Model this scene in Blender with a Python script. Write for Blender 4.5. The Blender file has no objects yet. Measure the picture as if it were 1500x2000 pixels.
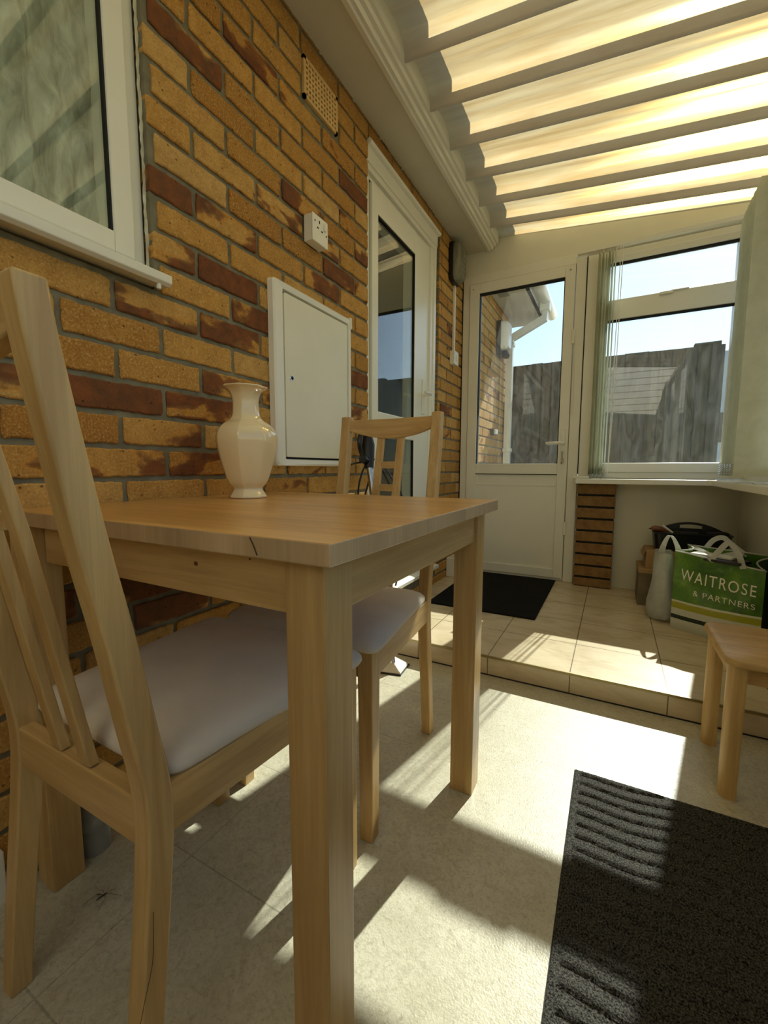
import bpy, bmesh, math, random
from mathutils import Vector, Matrix
random.seed(7)
PI = math.pi
scn = bpy.context.scene
C = scn.collection

# ------------------------------------------------------------------ camera
cam_d = bpy.data.cameras.new('camera'); cam = bpy.data.objects.new('camera', cam_d); C.objects.link(cam)
scn.camera = cam
cam_d.sensor_fit = 'VERTICAL'; cam_d.sensor_height = 36; cam_d.sensor_width = 27
cam_d.lens = 830.25 / 2000 * 36; cam_d.clip_start = 0.02
R = Vector((0.88039743, 0.47423009, 0.00248925)); U = Vector((-0.05047663, 0.08848699, 0.99479755)); F = Vector((-0.47154266, 0.87594285, -0.10184125))
M = Matrix((R, U, -F)).transposed().to_4x4(); M.translation = Vector((1.00085, 0.0267970, 0.830695))
cam.matrix_world = M

# ------------------------------------------------------------------ world, sun, exposure
scn.view_settings.view_transform = 'Standard'; scn.view_settings.look = 'None'
scn.view_settings.exposure = 1.8; scn.view_settings.gamma = 1; scn.view_settings.use_curve_mapping = False
SUN = Vector((0.194, 1.0, 0.80)).normalized()
w = bpy.data.worlds.new('sky'); scn.world = w; w.use_nodes = True
nt = w.node_tree; bg = nt.nodes['Background']
sky = nt.nodes.new('ShaderNodeTexSky'); sky.sky_type = 'NISHITA'; sky.sun_disc = False
sky.sun_elevation = math.asin(SUN.z); sky.sun_rotation = math.atan2(SUN.x, SUN.y)
sky.air_density = 1.0; sky.dust_density = 0.4; sky.ozone_density = 1.2
nt.links.new(sky.outputs[0], bg.inputs[0]); bg.inputs[1].default_value = 0.058
sd = bpy.data.lights.new('sun', 'SUN'); sun = bpy.data.objects.new('sun', sd); C.objects.link(sun)
sd.energy = 2.5; sd.angle = math.radians(0.55); sd.color = (1.0, 0.96, 0.90)
sun.rotation_euler = SUN.to_track_quat('Z', 'Y').to_euler(); sun.location = (2, 6, 5)

# ------------------------------------------------------------------ node helper
class Mat:
    def __init__(s, name, rough=0.5, col=(.8, .8, .8), spec=0.5, metal=0.0):
        s.m = bpy.data.materials.new(name); s.m.use_nodes = True; s.t = s.m.node_tree
        s.b = s.t.nodes['Principled BSDF']; s.out = s.t.nodes['Material Output']
        s.b.inputs['Base Color'].default_value = (*col, 1); s.b.inputs['Roughness'].default_value = rough
        s.b.inputs['Specular IOR Level'].default_value = spec; s.b.inputs['Metallic'].default_value = metal
    def n(s, typ, **kw):
        nd = s.t.nodes.new('ShaderNode' + typ)
        for k, v in kw.items(): setattr(nd, k, v)
        return nd
    def l(s, a, b): s.t.links.new(a, b)
    def put(s, inp, v):
        if v is None: return
        if hasattr(v, 'is_linked') or hasattr(v, 'links'): s.l(v, inp)
        elif isinstance(v, (tuple, list)) and len(v) == 3 and inp.type == 'RGBA': inp.default_value = (*v, 1)
        else: inp.default_value = v
    def math(s, op, a, b=None, c=None):
        nd = s.n('Math', operation=op); s.put(nd.inputs[0], a); s.put(nd.inputs[1], b); s.put(nd.inputs[2], c); return nd.outputs[0]
    def xyz(s):
        if not hasattr(s, '_p'):
            g = s.n('NewGeometry'); s._p = g.outputs['Position']
            o = s.n('TexCoord').outputs['Object']; s._o = o
        return s._p
    def obj(s): s.xyz(); return s._o
    def sep(s, v):
        nd = s.n('SeparateXYZ'); s.l(v, nd.inputs[0]); return nd.outputs
    def mapp(s, v, sc=(1, 1, 1), loc=(0, 0, 0), rot=(0, 0, 0)):
        nd = s.n('Mapping'); s.l(v, nd.inputs[0]); nd.inputs['Scale'].default_value = sc; nd.inputs['Location'].default_value = loc
        nd.inputs['Rotation'].default_value = rot; return nd.outputs[0]
    def noise(s, v, scale=5, detail=4, rough=.5, dist=0, col=False):
        nd = s.n('TexNoise'); s.l(v, nd.inputs['Vector']); nd.inputs['Scale'].default_value = scale
        nd.inputs['Detail'].default_value = detail; nd.inputs['Roughness'].default_value = rough; nd.inputs['Distortion'].default_value = dist
        return nd.outputs['Color' if col else 'Fac']
    def ramp(s, f, stops, interp='LINEAR'):
        nd = s.n('ValToRGB'); s.l(f, nd.inputs[0]); cr = nd.color_ramp; cr.interpolation = interp
        while len(cr.elements) < len(stops): cr.elements.new(0.5)
        for e, (p, c) in zip(cr.elements, stops):
            e.position = p; e.color = (*c, 1) if isinstance(c, tuple) else (c, c, c, 1)
        return nd.outputs[0]
    def mix(s, f, a, b, mode='MIX'):
        nd = s.n('Mix', data_type='RGBA', blend_type=mode); s.put(nd.inputs[0], f); s.put(nd.inputs[6], a); s.put(nd.inputs[7], b); return nd.outputs[2]
    def bump(s, h, st=.3, dist=.002):
        nd = s.n('Bump'); s.l(h, nd.inputs['Height']); nd.inputs['Strength'].default_value = st; nd.inputs['Distance'].default_value = dist
        s.l(nd.outputs[0], s.b.inputs['Normal']); return nd
    def col(s, v): s.l(v, s.b.inputs['Base Color'])
    def rough(s, v): s.l(v, s.b.inputs['Roughness'])

def lin(*c): return tuple(((x / 255) / 12.92 if x / 255 < .04045 else ((x / 255 + .055) / 1.055) ** 2.4) for x in c)
def plain(name, rgb, rough=.5, spec=.5, metal=0, var=.06, sc=6, bump=0, bsc=200):
    m = Mat(name, rough, lin(*rgb), spec, metal); c = lin(*rgb)
    n = m.noise(m.xyz(), sc, 5)
    m.col(m.ramp(n, [(.3, tuple(x * (1 - var) for x in c)), (.7, tuple(min(1, x * (1 + var)) for x in c))]))
    if bump: m.bump(m.noise(m.xyz(), bsc, 2), bump, .001)
    return m.m

def make_wood(name, axis, light, dark, sc=1.0, rough=.42, knots=False):
    m = Mat(name, rough)
    s = [22, 22, 22]; s[axis] = 1.6
    v = m.mapp(m.obj(), tuple(x * sc for x in s))
    n1 = m.noise(v, 1.0, 6, .6, 1.2)
    s2 = [160, 160, 160]; s2[axis] = 5
    n2 = m.noise(m.mapp(m.obj(), tuple(s2)), 1.0, 3, .6)
    s3 = [5, 5, 5]; s3[axis] = .8
    n3 = m.noise(m.mapp(m.obj(), tuple(s3)), 1.0, 3, .5, 2.0)
    c = m.ramp(n1, [(.3, lin(*dark)), (.55, lin(*light)), (.8, tuple(min(1, x * 1.08) for x in lin(*light)))])
    c = m.mix(m.ramp(n2, [(.35, .0), (.75, .5)]), c, lin(*[int(x * .92) for x in dark]))
    c = m.mix(m.ramp(n3, [(.45, 0.0), (.62, .45)]), c, lin(*[int(x * .86) for x in dark]))
    m.col(c); m.bump(n2, .12, .0006); return m.m

MT = {}
MT['birch_z'] = make_wood('birch_upright', 2, (212, 178, 118), (188, 149, 90))
MT['birch_x'] = make_wood('birch_crosswise', 0, (212, 176, 116), (186, 147, 88))
MT['birch_y'] = make_wood('birch_lengthwise', 1, (212, 176, 116), (186, 147, 88))
MT['top'] = make_wood('tabletop_birch', 0, (224, 180, 110), (200, 150, 82), rough=.3)
MT['edge'] = make_wood('end_grain_edge', 2, (206, 178, 138), (186, 156, 116))
MT['upvc'] = plain('white_upvc', (238, 235, 218), .3, var=.02)
MT['upvc_panel'] = plain('white_painted_panel', (233, 229, 208), .45, var=.03, bump=.1, bsc=60)
MT['white_cool'] = plain('white_plastic', (236, 232, 216), .3, var=.02)
MT['soffit'] = plain('soffit_paint', (214, 207, 184), .6, var=.03)
MT['plaster'] = plain('plaster_paint', (218, 213, 190), .8, var=.06, sc=3, bump=.35, bsc=90)
MT['seal'] = plain('old_sealant', (215, 208, 180), .7, var=.1, sc=40)
MT['black'] = plain('black_plastic', (16, 16, 17), .35, var=.1)
MT['rubber'] = plain('black_rubber', (18, 17, 16), .7)
MT['dark'] = plain('dark_gap', (14, 13, 11), .8)
MT['chrome'] = plain('chrome_metal', (200, 200, 200), .18, metal=1, var=.02)
MT['brass'] = plain('brass_nosing', (150, 134, 92), .35, metal=.6)
MT['grey_plastic'] = plain('grey_pipe_plastic', (150, 150, 140), .4)
MT['cushion'] = plain('off_white_cotton', (222, 212, 196), .95, spec=.2, var=.04, sc=14, bump=.25, bsc=700)
MT['concrete'] = plain('concrete_paving', (120, 116, 104), .9, var=.12, sc=4, bump=.4, bsc=40)
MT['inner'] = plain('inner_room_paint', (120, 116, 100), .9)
MT['tile_roof'] = plain('clay_roof_tiles', (120, 92, 76), .85, var=.2, sc=9)
MT['clad'] = plain('pale_metal_cladding', (196, 206, 210), .4, var=.05)

def make_roof():
    m = Mat('ribbed_plastic_sheet')
    v = m.mapp(m.xyz(), (1.2, 16, 4)); n = m.noise(v, 1.0, 6, .65)
    n2 = m.noise(m.mapp(m.xyz(), (2.2, 30, 3)), 1.0, 5, .65)
    c = m.ramp(n, [(.3, lin(226, 194, 124)), (.6, lin(240, 224, 172))])
    c = m.mix(m.ramp(n2, [(.45, 0.0), (.68, .6)]), c, lin(196, 152, 84))
    tr = m.n('BsdfTranslucent'); m.l(c, tr.inputs[0])
    rf = m.n('BsdfRefraction'); m.l(m.mix(1.0, c, lin(246, 226, 160), 'MULTIPLY'), rf.inputs[0]); rf.inputs['Roughness'].default_value = .62; rf.inputs['IOR'].default_value = 1.25
    df = m.n('BsdfDiffuse'); df.inputs[0].default_value = (*lin(222, 224, 222), 1)
    gl = m.n('BsdfGlossy'); gl.inputs['Roughness'].default_value = .3
    a = m.n('MixShader'); a.inputs[0].default_value = .20; m.l(tr.outputs[0], a.inputs[1]); m.l(rf.outputs[0], a.inputs[2])
    b = m.n('MixShader'); b.inputs[0].default_value = .55; m.l(a.outputs[0], b.inputs[1]); m.l(df.outputs[0], b.inputs[2])
    g = m.n('MixShader'); g.inputs[0].default_value = .05; m.l(b.outputs[0], g.inputs[1]); m.l(gl.outputs[0], g.inputs[2])
    m.l(g.outputs[0], m.out.inputs[0]); return m.m
MT['roof'] = make_roof()

def make_glass(name, dirt=.014, tint=(.93, .97, .95)):
    m = Mat(name)
    t = m.n('BsdfTransparent'); t.inputs[0].default_value = (*tint, 1)
    g = m.n('BsdfGlossy'); g.inputs['Roughness'].default_value = .01
    f = m.n('LayerWeight'); f.inputs[0].default_value = .5
    ff = m.math('MULTIPLY_ADD', m.math('POWER', f.outputs['Facing'], 4.0), .9, .065)
    a = m.n('MixShader'); m.l(ff, a.inputs[0]); m.l(t.outputs[0], a.inputs[1]); m.l(g.outputs[0], a.inputs[2])
    tr = m.n('BsdfTranslucent'); tr.inputs[0].default_value = (.9, .9, .85, 1)
    n = m.noise(m.mapp(m.xyz(), (6, 6, 2)), 3, 6, .7, 1.5)
    b = m.n('MixShader'); m.l(m.ramp(n, [(.4, dirt * .5), (.75, dirt * 2)]), b.inputs[0]); m.l(a.outputs[0], b.inputs[1]); m.l(tr.outputs[0], b.inputs[2])
    m.l(b.outputs[0], m.out.inputs[0]); return m.m
MT['glass'] = make_glass('window_glass')

def make_translucent(name, c1, c2, sc=(2, 2, 40), f=.5, stretch=None):
    m = Mat(name); n = m.noise(m.mapp(m.xyz(), sc), 1.0, 5, .6, .6)
    c = m.ramp(n, [(.35, lin(*c1)), (.65, lin(*c2))])
    tr = m.n('BsdfTranslucent'); m.l(c, tr.inputs[0]); df = m.n('BsdfDiffuse'); m.l(c, df.inputs[0])
    a = m.n('MixShader'); a.inputs[0].default_value = f; m.l(tr.outputs[0], a.inputs[1]); m.l(df.outputs[0], a.inputs[2])
    m.l(a.outputs[0], m.out.inputs[0]); return m.m
MT['blind'] = make_translucent('pale_green_blind_fabric', (212, 214, 190), (224, 225, 203), (14, 14, 14), .66)
MT['voile'] = make_translucent('crushed_voile', (150, 150, 130), (222, 220, 198), (3, 30, 9), .9)
MT['carrier'] = make_translucent('thin_white_polythene', (206, 206, 196), (232, 232, 224), (9, 9, 9), .6)

def make_brick():
    m = Mat('yellow_stock_brick', .85, spec=.25)
    at = m.n('Attribute', attribute_name='tone'); s = m.sep(at.outputs['Vector'])
    seed = m.n('CombineXYZ'); m.l(m.math('MULTIPLY', s[2], 37.0), seed.inputs[0]); m.l(m.math('MULTIPLY', s[2], 71.0), seed.inputs[1])
    add = m.n('VectorMath', operation='ADD'); m.l(m.xyz(), add.inputs[0]); m.l(seed.outputs[0], add.inputs[1])
    base = m.ramp(s[0], [(0, lin(168, 116, 48)), (.35, lin(190, 140, 66)), (.7, lin(202, 152, 76)), (1, lin(204, 164, 98))])
    n = m.noise(m.mapp(add.outputs[0], (5.5, 5.5, 11)), 1.0, 3, .5, .35)
    n2 = m.noise(add.outputs[0], 210, 4, .75)
    n3 = m.noise(add.outputs[0], 26, 5, .6)
    base = m.mix(m.ramp(n3, [(.35, .0), (.7, .5)]), base, lin(146, 98, 40))
    base = m.mix(m.ramp(n2, [(.5, .0), (.72, .75)]), base, lin(224, 190, 126))
    th = m.math('SUBTRACT', .80, m.math('MULTIPLY', s[1], .42))
    k = m.math('MULTIPLY_ADD', m.math('SUBTRACT', m.math('MULTIPLY_ADD', n3, .12, n), m.math('ADD', th, .06)), 5.0, .5)
    ring = m.ramp(k, [(.15, 0.0), (.36, .8), (.50, 0.0)])
    base = m.mix(m.math('MULTIPLY', ring, .5), base, lin(206, 138, 48))
    dk = m.ramp(k, [(.34, 0.0), (.50, .75), (.72, 1.0)])
    dcol = m.mix(m.ramp(n3, [(.35, 0.0), (.65, 1.0)]), lin(84, 48, 36), lin(126, 70, 38))
    base = m.mix(m.math('MULTIPLY', dk, .9), base, dcol)
    base = m.mix(m.ramp(n2, [(.26, .75), (.42, .0)]), base, lin(84, 54, 26))
    pit = m.n('TexVoronoi'); m.l(add.outputs[0], pit.inputs['Vector']); pit.inputs['Scale'].default_value = 42
    pm = m.ramp(pit.outputs['Distance'], [(.06, 1.0), (.13, 0.0)])
    base = m.mix(m.math('MULTIPLY', pm, .7), base, lin(60, 34, 18))
    m.col(base)
    h = m.math('SUBTRACT', m.math('ADD', m.math('MULTIPLY', n2, .5), m.math('MULTIPLY', n3, .8)), m.math('MULTIPLY', pm, .8))
    m.bump(h, .8, .0022); return m.m
MT['brick'] = make_brick()
MT['mortar'] = plain('grey_mortar', (128, 122, 100), .95, spec=.2, var=.22, sc=25, bump=.8, bsc=160)

def make_floor():
    m = Mat('mottled_vinyl', .34, spec=.5)
    p = m.xyz(); n = m.noise(p, 7, 6, .65, .4); n2 = m.noise(p, 120, 5, .75, .6); n3 = m.noise(m.mapp(p, (1, 1, 1)), 38, 6, .8, 1.6)
    c = m.ramp(n, [(.3, lin(190, 184, 158)), (.7, lin(212, 207, 184))])
    c = m.mix(m.ramp(n3, [(.45, 0.0), (.68, .55)]), c, lin(156, 146, 116))
    c = m.mix(m.ramp(n2, [(.5, 0.0), (.74, .6)]), c, lin(124, 116, 92))
    y = m.sep(p)
    fy = m.math('FRACT', m.math('DIVIDE', m.math('ADD', y[1], 2.0 - .300 + .0), .283))
    ly = m.math('LESS_THAN', m.math('ABSOLUTE', m.math('SUBTRACT', fy, .01)), .006)
    fx = m.math('FRACT', m.math('DIVIDE', m.math('ADD', y[0], .09), .33)); lx = m.math('LESS_THAN', fx, .008)
    ln = m.math('MULTIPLY', m.math('MAXIMUM', ly, lx), m.math('LESS_THAN', y[0], .5))
    c = m.mix(m.math('MULTIPLY', ln, .34), c, lin(70, 62, 48))
    m.col(c)
    b = m.bump(m.noise(p, 260, 3, .6), .55, .0012); m.rough(m.ramp(n3, [(.3, .28), (.7, .42)])); return m.m
MT['vinyl'] = make_floor()

def make_tile():
    m = Mat('beige_marbled_tile', .25, spec=.5)
    p = m.xyz(); s = m.sep(p)
    n = m.noise(m.mapp(p, (4, 10, 10), rot=(0, 0, .5)), 1.0, 6, .6, 1.2); n2 = m.noise(m.mapp(p, (20, 60, 60), rot=(0, 0, .4)), 1.0, 5, .65, .5)
    c = m.ramp(n, [(.3, lin(192, 174, 140)), (.55, lin(212, 196, 162)), (.8, lin(220, 206, 178))])
    c = m.mix(m.ramp(n2, [(.5, 0.0), (.75, .3)]), c, lin(176, 152, 112))
    fx = m.math('FRACT', m.math('DIVIDE', m.math('ADD', s[0], 3.05 - .8945), .305))
    lx = m.math('LESS_THAN', m.math('ABSOLUTE', m.math('SUBTRACT', m.math('FRACT', m.math('ADD', fx, .5)), .5)), .0062)
    fy = m.math('FRACT', m.math('DIVIDE', m.math('SUBTRACT', s[1], 1.677 - .2935 + .0), .2935))
    ly = m.math('LESS_THAN', m.math('ABSOLUTE', m.math('SUBTRACT', m.math('FRACT', m.math('ADD', fy, .5)), .5)), .0065)
    top = m.math('GREATER_THAN', s[2], .079)
    g = m.math('MAXIMUM', lx, m.math('MULTIPLY', ly, top))
    m.col(m.mix(m.math('MULTIPLY', g, .85), c, lin(96, 78, 54)))
    m.bump(m.math('SUBTRACT', 1.0, g), .5, .0015); return m.m
MT['tile'] = make_tile()

def make_mat(name, c1, c2, sc=300, rough=.95, streak=None):
    m = Mat(name, rough, spec=.2)
    v = m.xyz() if not streak else m.mapp(m.xyz(), streak)
    n = m.noise(v, sc, 3, .7); m.col(m.ramp(n, [(.38, lin(*c1)), (.68, lin(*c2))]))
    m.bump(n, 1.0, .004); return m.m
MT['mat_pile'] = make_mat('charcoal_mat_pile', (8, 8, 7), (104, 102, 94), 330)
MT['door_mat'] = make_mat('black_door_mat', (8, 8, 7), (36, 34, 30), 1, streak=(30, 400, 30))
MT['card'] = plain('brown_cardboard', (168, 136, 92), .85, var=.08, sc=12)
MT['stonebox'] = plain('grey_brown_block', (122, 108, 82), .8, var=.2, sc=16)
def make_fence():
    m = Mat('weathered_fence_boards', .9, spec=.1)
    s = m.sep(m.xyz()); bid = m.math('FLOOR', m.math('DIVIDE', s[0], .098))
    wn = m.n('TexWhiteNoise', noise_dimensions='1D'); m.l(bid, wn.inputs['W'])
    c = m.ramp(wn.outputs[0], [(0, lin(62, 58, 40)), (.5, lin(80, 74, 50)), (1, lin(98, 90, 62))])
    n = m.noise(m.mapp(m.xyz(), (40, 40, 2.2)), 1.0, 6, .7, .6); n2 = m.noise(m.xyz(), 1.8, 4, .6)
    c = m.mix(m.ramp(n, [(.4, 0.0), (.7, .6)]), c, lin(36, 35, 26)); c = m.mix(m.ramp(n2, [(.45, 0.0), (.7, .6)]), c, lin(52, 64, 42))
    m.col(c); m.bump(n, .6, .004); return m.m
MT['fence'] = make_fence()

# ------------------------------------------------------------------ mesh helpers
def world_loc(o):
    v = Vector((0, 0, 0))
    while o: v += Vector(o.location); o = o.parent
    return v
class MB:
    def __init__(s): s.bm = bmesh.new()
    def box(s, x0, x1, y0, y1, z0, z1, rot=0, c=None):
        v = [s.bm.verts.new((x, y, z)) for z in (z0, z1) for y in (y0, y1) for x in (x0, x1)]
        for f in ((0, 2, 3, 1), (4, 5, 7, 6), (0, 1, 5, 4), (2, 6, 7, 3), (0, 4, 6, 2), (1, 3, 7, 5)): s.bm.faces.new([v[i] for i in f])
        if rot:
            c = Vector(c or ((x0 + x1) / 2, (y0 + y1) / 2, 0)); bmesh.ops.rotate(s.bm, verts=v, cent=c, matrix=Matrix.Rotation(rot, 3, 'Z'))
        return s
    def loft(s, rings, cap=True, closed=False, loop=True):
        vs = [[s.bm.verts.new(p) for p in r] for r in rings]; n = len(vs[0]); m = len(vs)
        for i in range(m if closed else m - 1):
            a, b = vs[i], vs[(i + 1) % m]
            for j in range(n if loop else n - 1): s.bm.faces.new((a[j], a[(j + 1) % n], b[(j + 1) % n], b[j]))
        if cap and not closed: s.bm.faces.new(list(reversed(vs[0]))); s.bm.faces.new(vs[-1])
        return s
    def prism(s, poly, axis, a, b):
        def P(p, t):
            q = list(p); q.insert(axis, t); return q
        return s.loft([[P(p, a) for p in poly], [P(p, b) for p in poly]])
    def tube(s, pts, r, n=8, cap=True):
        pts = [Vector(p) for p in pts]; rings = []; up = None
        for i, p in enumerate(pts):
            d = (pts[min(i + 1, len(pts) - 1)] - pts[max(i - 1, 0)]).normalized()
            if up is None: up = d.cross(Vector((0, 0, 1)) if abs(d.z) < .9 else Vector((1, 0, 0))).normalized()
            up = (up - d * up.dot(d)).normalized(); q = d.cross(up)
            rr = r[i] if isinstance(r, (list, tuple)) else r
            rings.append([p + up * rr * math.cos(2 * PI * k / n) + q * rr * math.sin(2 * PI * k / n) for k in range(n)])
        return s.loft(rings, cap)
    def lathe(s, prof, c, n=24, cap=True, ph=0):
        return s.loft([[(c[0] + r * math.cos(ph + 2 * PI * k / n), c[1] + r * math.sin(ph + 2 * PI * k / n), c[2] + z) for k in range(n)] for r, z in prof], cap)
    def grid(s, fn, nu, nv):
        vs = [[s.bm.verts.new(fn(i / nu, j / nv)) for i in range(nu + 1)] for j in range(nv + 1)]
        for j in range(nv):
            for i in range(nu): s.bm.faces.new((vs[j][i], vs[j][i + 1], vs[j + 1][i + 1], vs[j + 1][i]))
        return s
    def build(s, name, mat, parent=None, bevel=0, smooth=False, seg=2, angle=35, fixn=True):
        if fixn: bmesh.ops.recalc_face_normals(s.bm, faces=s.bm.faces)
        me = bpy.data.meshes.new(name)
        if parent:
            off = world_loc(parent); bmesh.ops.translate(s.bm, verts=s.bm.verts, vec=-off)
        if smooth:
            ang = math.radians(angle)
            for f in s.bm.faces: f.smooth = True
            for e in s.bm.edges:
                if len(e.link_faces) == 2 and e.calc_face_angle(0) > ang: e.smooth = False
        s.bm.to_mesh(me); s.bm.free(); me.materials.append(MT[mat] if isinstance(mat, str) else mat)
        o = bpy.data.objects.new(name, me); C.objects.link(o)
        if parent: o.parent = parent
        if bevel:
            b = o.modifiers.new('bevel', 'BEVEL'); b.width = bevel; b.segments = seg; b.limit_method = 'ANGLE'; b.angle_limit = math.radians(40); b.harden_normals = False
        return o
def bx(name, mat, *a, parent=None, bevel=0, **k): return MB().box(*a, **k).build(name, mat, parent, bevel)
def tag(o, label=None, cat=None, group=None, kind=None):
    if label: o['label'] = label
    if cat: o['category'] = cat
    if group: o['group'] = group
    if kind: o['kind'] = kind
    return o
def thing(name, label, cat, loc=(0, 0, 0), group=None):
    o = bpy.data.objects.new(name, None); C.objects.link(o); o.location = loc; o.empty_display_size = .1
    return tag(o, label, cat, group)
def struct(o, label=None, cat=None): o['kind'] = 'structure'; return tag(o, label, cat)
def rootstruct(name, loc, label, cat): return struct(thing(name, label, cat, loc), label, cat)
def spl(pts, n=24):
    out = []; P = [Vector(p) for p in pts]; P = [P[0] * 2 - P[1]] + P + [P[-1] * 2 - P[-2]]
    for i in range(1, len(P) - 2):
        for k in range(n):
            t = k / n; a, b, c, d = P[i - 1], P[i], P[i + 1], P[i + 2]
            out.append(.5 * ((2 * b) + (c - a) * t + (2 * a - 5 * b + 4 * c - d) * t * t + (3 * b - a - 3 * c + d) * t ** 3))
    out.append(P[-2]); return out

# ------------------------------------------------------------------ the setting: floors
YE = 3.06; XR = 1.63; YB = -1.8; STEP = .0805; YS = 1.677
ZW = .8047 # a bed joint of the brickwork; courses of 75 mm
struct(MB().box(-.05, XR + .05, YB, YS + .02, -.05, 0).build('floor', 'vinyl'), 'mottled pale vinyl floor on the lower level', 'floor')
rt = MB().box(-.0, XR + .02, YS, YE + .02, 0.0, STEP); struct(rt.build('floor_raised', 'tile'), 'raised beige tiled floor in front of the back door', 'floor')
tr = bx('trim_1', 'brass', 0, XR, YS - .004, YS + .002, STEP - .008, STEP + .0012); struct(tr, 'brass coloured nosing strip along the tiled step edge', 'trim')
bd = bx('trim_2', 'dark', 0, XR, YS - .0035, YS + .001, 0, .0035); struct(bd, 'dark joint line at the foot of the tiled step', 'trim')

# ------------------------------------------------------------------ brick wall x = 0
OPEN = [(-1.1, .716, 1.262, 2.0797), (1.733, 2.600, .185, 2.222)]     # window, side door
def subtract(a, b, holes):
    segs = [(a, b)]
    for h0, h1 in holes:
        ns = []
        for s0, s1 in segs:
            if h1 <= s0 or h0 >= s1: ns.append((s0, s1)); continue
            if h0 > s0: ns.append((s0, h0))
            if h1 < s1: ns.append((h1, s1))
        segs = ns
    return [s for s in segs if s[1] - s[0] > .012]
def brick_mesh(name, bricks, toxyz, jit=.0013):
    verts, faces, cols = [], [], []
    for bi, (a0, a1, z0, z1, tone, dk, dep) in enumerate(bricks):
        b = len(verts); ch = .003; pr = random.uniform(-.0015, .0012); per_ = []
        def side(p, q):
            n = max(1, int(((q[0] - p[0]) ** 2 + (q[1] - p[1]) ** 2) ** .5 / .011))
            for i in range(n): per_.append((p[0] + (q[0] - p[0]) * i / n, p[1] + (q[1] - p[1]) * i / n))
        c_ = .0035; A_ = [(a0 + c_, z0), (a1 - c_, z0), (a1, z0 + c_), (a1, z1 - c_), (a1 - c_, z1), (a0 + c_, z1), (a0, z1 - c_), (a0, z0 + c_)]
        for i in range(8): side(A_[i], A_[(i + 1) % 8])
        mx, mz = (a0 + a1) / 2, (z0 + z1) / 2; N = len(per_)
        jj = [random.uniform(-jit, jit) * 1.3 for _ in per_]
        P1 = [(p[0] + j_ * (1 if p[0] > mx else -1) * (abs(p[0] - mx) > (a1 - a0) / 2 - .004), p[1] + j_ * (1 if p[1] > mz else -1) * (abs(p[1] - mz) > (z1 - z0) / 2 - .004)) for p, j_ in zip(per_, jj)]
        P2 = [(p[0] - ch * max(-1, min(1, (p[0] - mx) / ((a1 - a0) / 2 - .004))) * (abs(p[0] - mx) > (a1 - a0) / 2 - .008), p[1] - ch * max(-1, min(1, (p[1] - mz) / ((z1 - z0) / 2 - .004))) * (abs(p[1] - mz) > (z1 - z0) / 2 - .008)) for p in P1]
        for p in P1: verts.append(toxyz(p[0], -dep, p[1]))
        for p in P1: verts.append(toxyz(p[0], -ch * .8 + pr, p[1]))
        for p in P2: verts.append(toxyz(p[0], pr, p[1]))
        F = [tuple(b + 2 * N + k for k in range(N)), tuple(b + k for k in reversed(range(N)))]
        for k in range(N):
            n = (k + 1) % N; F += [(b + k, b + n, b + N + n, b + N + k), (b + N + k, b + N + n, b + 2 * N + n, b + 2 * N + k)]
        faces += F; cols += [(tone, dk, (bi * .6180339) % 1)] * len(F)
    me = bpy.data.meshes.new(name); me.from_pydata(verts, [], faces)
    at = me.attributes.new('tone', 'FLOAT_VECTOR', 'FACE'); at.data.foreach_set('vector', [x for c in cols for x in c])
    bmh = bmesh.new(); bmh.from_mesh(me); bmesh.ops.recalc_face_normals(bmh, faces=bmh.faces); bmh.to_mesh(me); bmh.free()
    me.materials.append(MT['brick']); o = bpy.data.objects.new(name, me); C.objects.link(o); return o
DARK = [(0.84, 1.893, 0.75), (0.758, 1.54, 0.9), (0.928, 1.515, 0.85), (1.064, 1.762, 0.5), (0.927, 1.68, 0.6), (0.77, 1.367, 0.8), (0.931, 1.373, 0.95), (1.162, 1.673, 0.75), (1.226, 1.746, 0.85), (1.461, 1.573, 0.9), (0.95, 1.493, 0.8), (0.937, 1.35, 0.9), (1.02, 1.288, 0.8), (0.892, 1.219, 0.9), (0.986, 1.207, 0.85), (1.472, 1.584, 0.9), (1.375, 1.507, 0.7), (1.667, 1.613, 0.75), (0.885, 1.074, 0.8), (0.881, 0.985, 0.8), (1.652, 1.226, 0.8), (1.62, 1.436, 0.6), (0.61, 0.997, 1.0), (0.822, 1.001, 0.85), (0.707, 1.204, 0.6), (0.899, 1.222, 0.85), (0.447, 0.839, 0.75), (0.612, 0.847, 0.7), (0.903, 1.084, 0.7), (0.416, 0.996, 0.5), (0.497, 0.55, 0.8), (0.665, 0.451, 0.8), (0.657, 0.545, 0.8), (1.172, 0.821, 0.7), (1.651, 1.088, 0.7), (1.432, 1.828, 0.5), (1.652, 1.789, 0.5), (2.635, 1.833, 0.6), (2.809, 1.759, 0.6), (2.739, 1.219, 0.6), (2.902, 1.028, 0.5), (1.185, 1.22, 0.1), (1.072, 1.979, 0.1), (1.313, 1.926, 0.15)]
def dark_of(ya, yb, z):
    for (dy, dz, s) in DARK:
        if ya < dy < yb and abs(z - dz) < .037: return s
    return None
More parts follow.
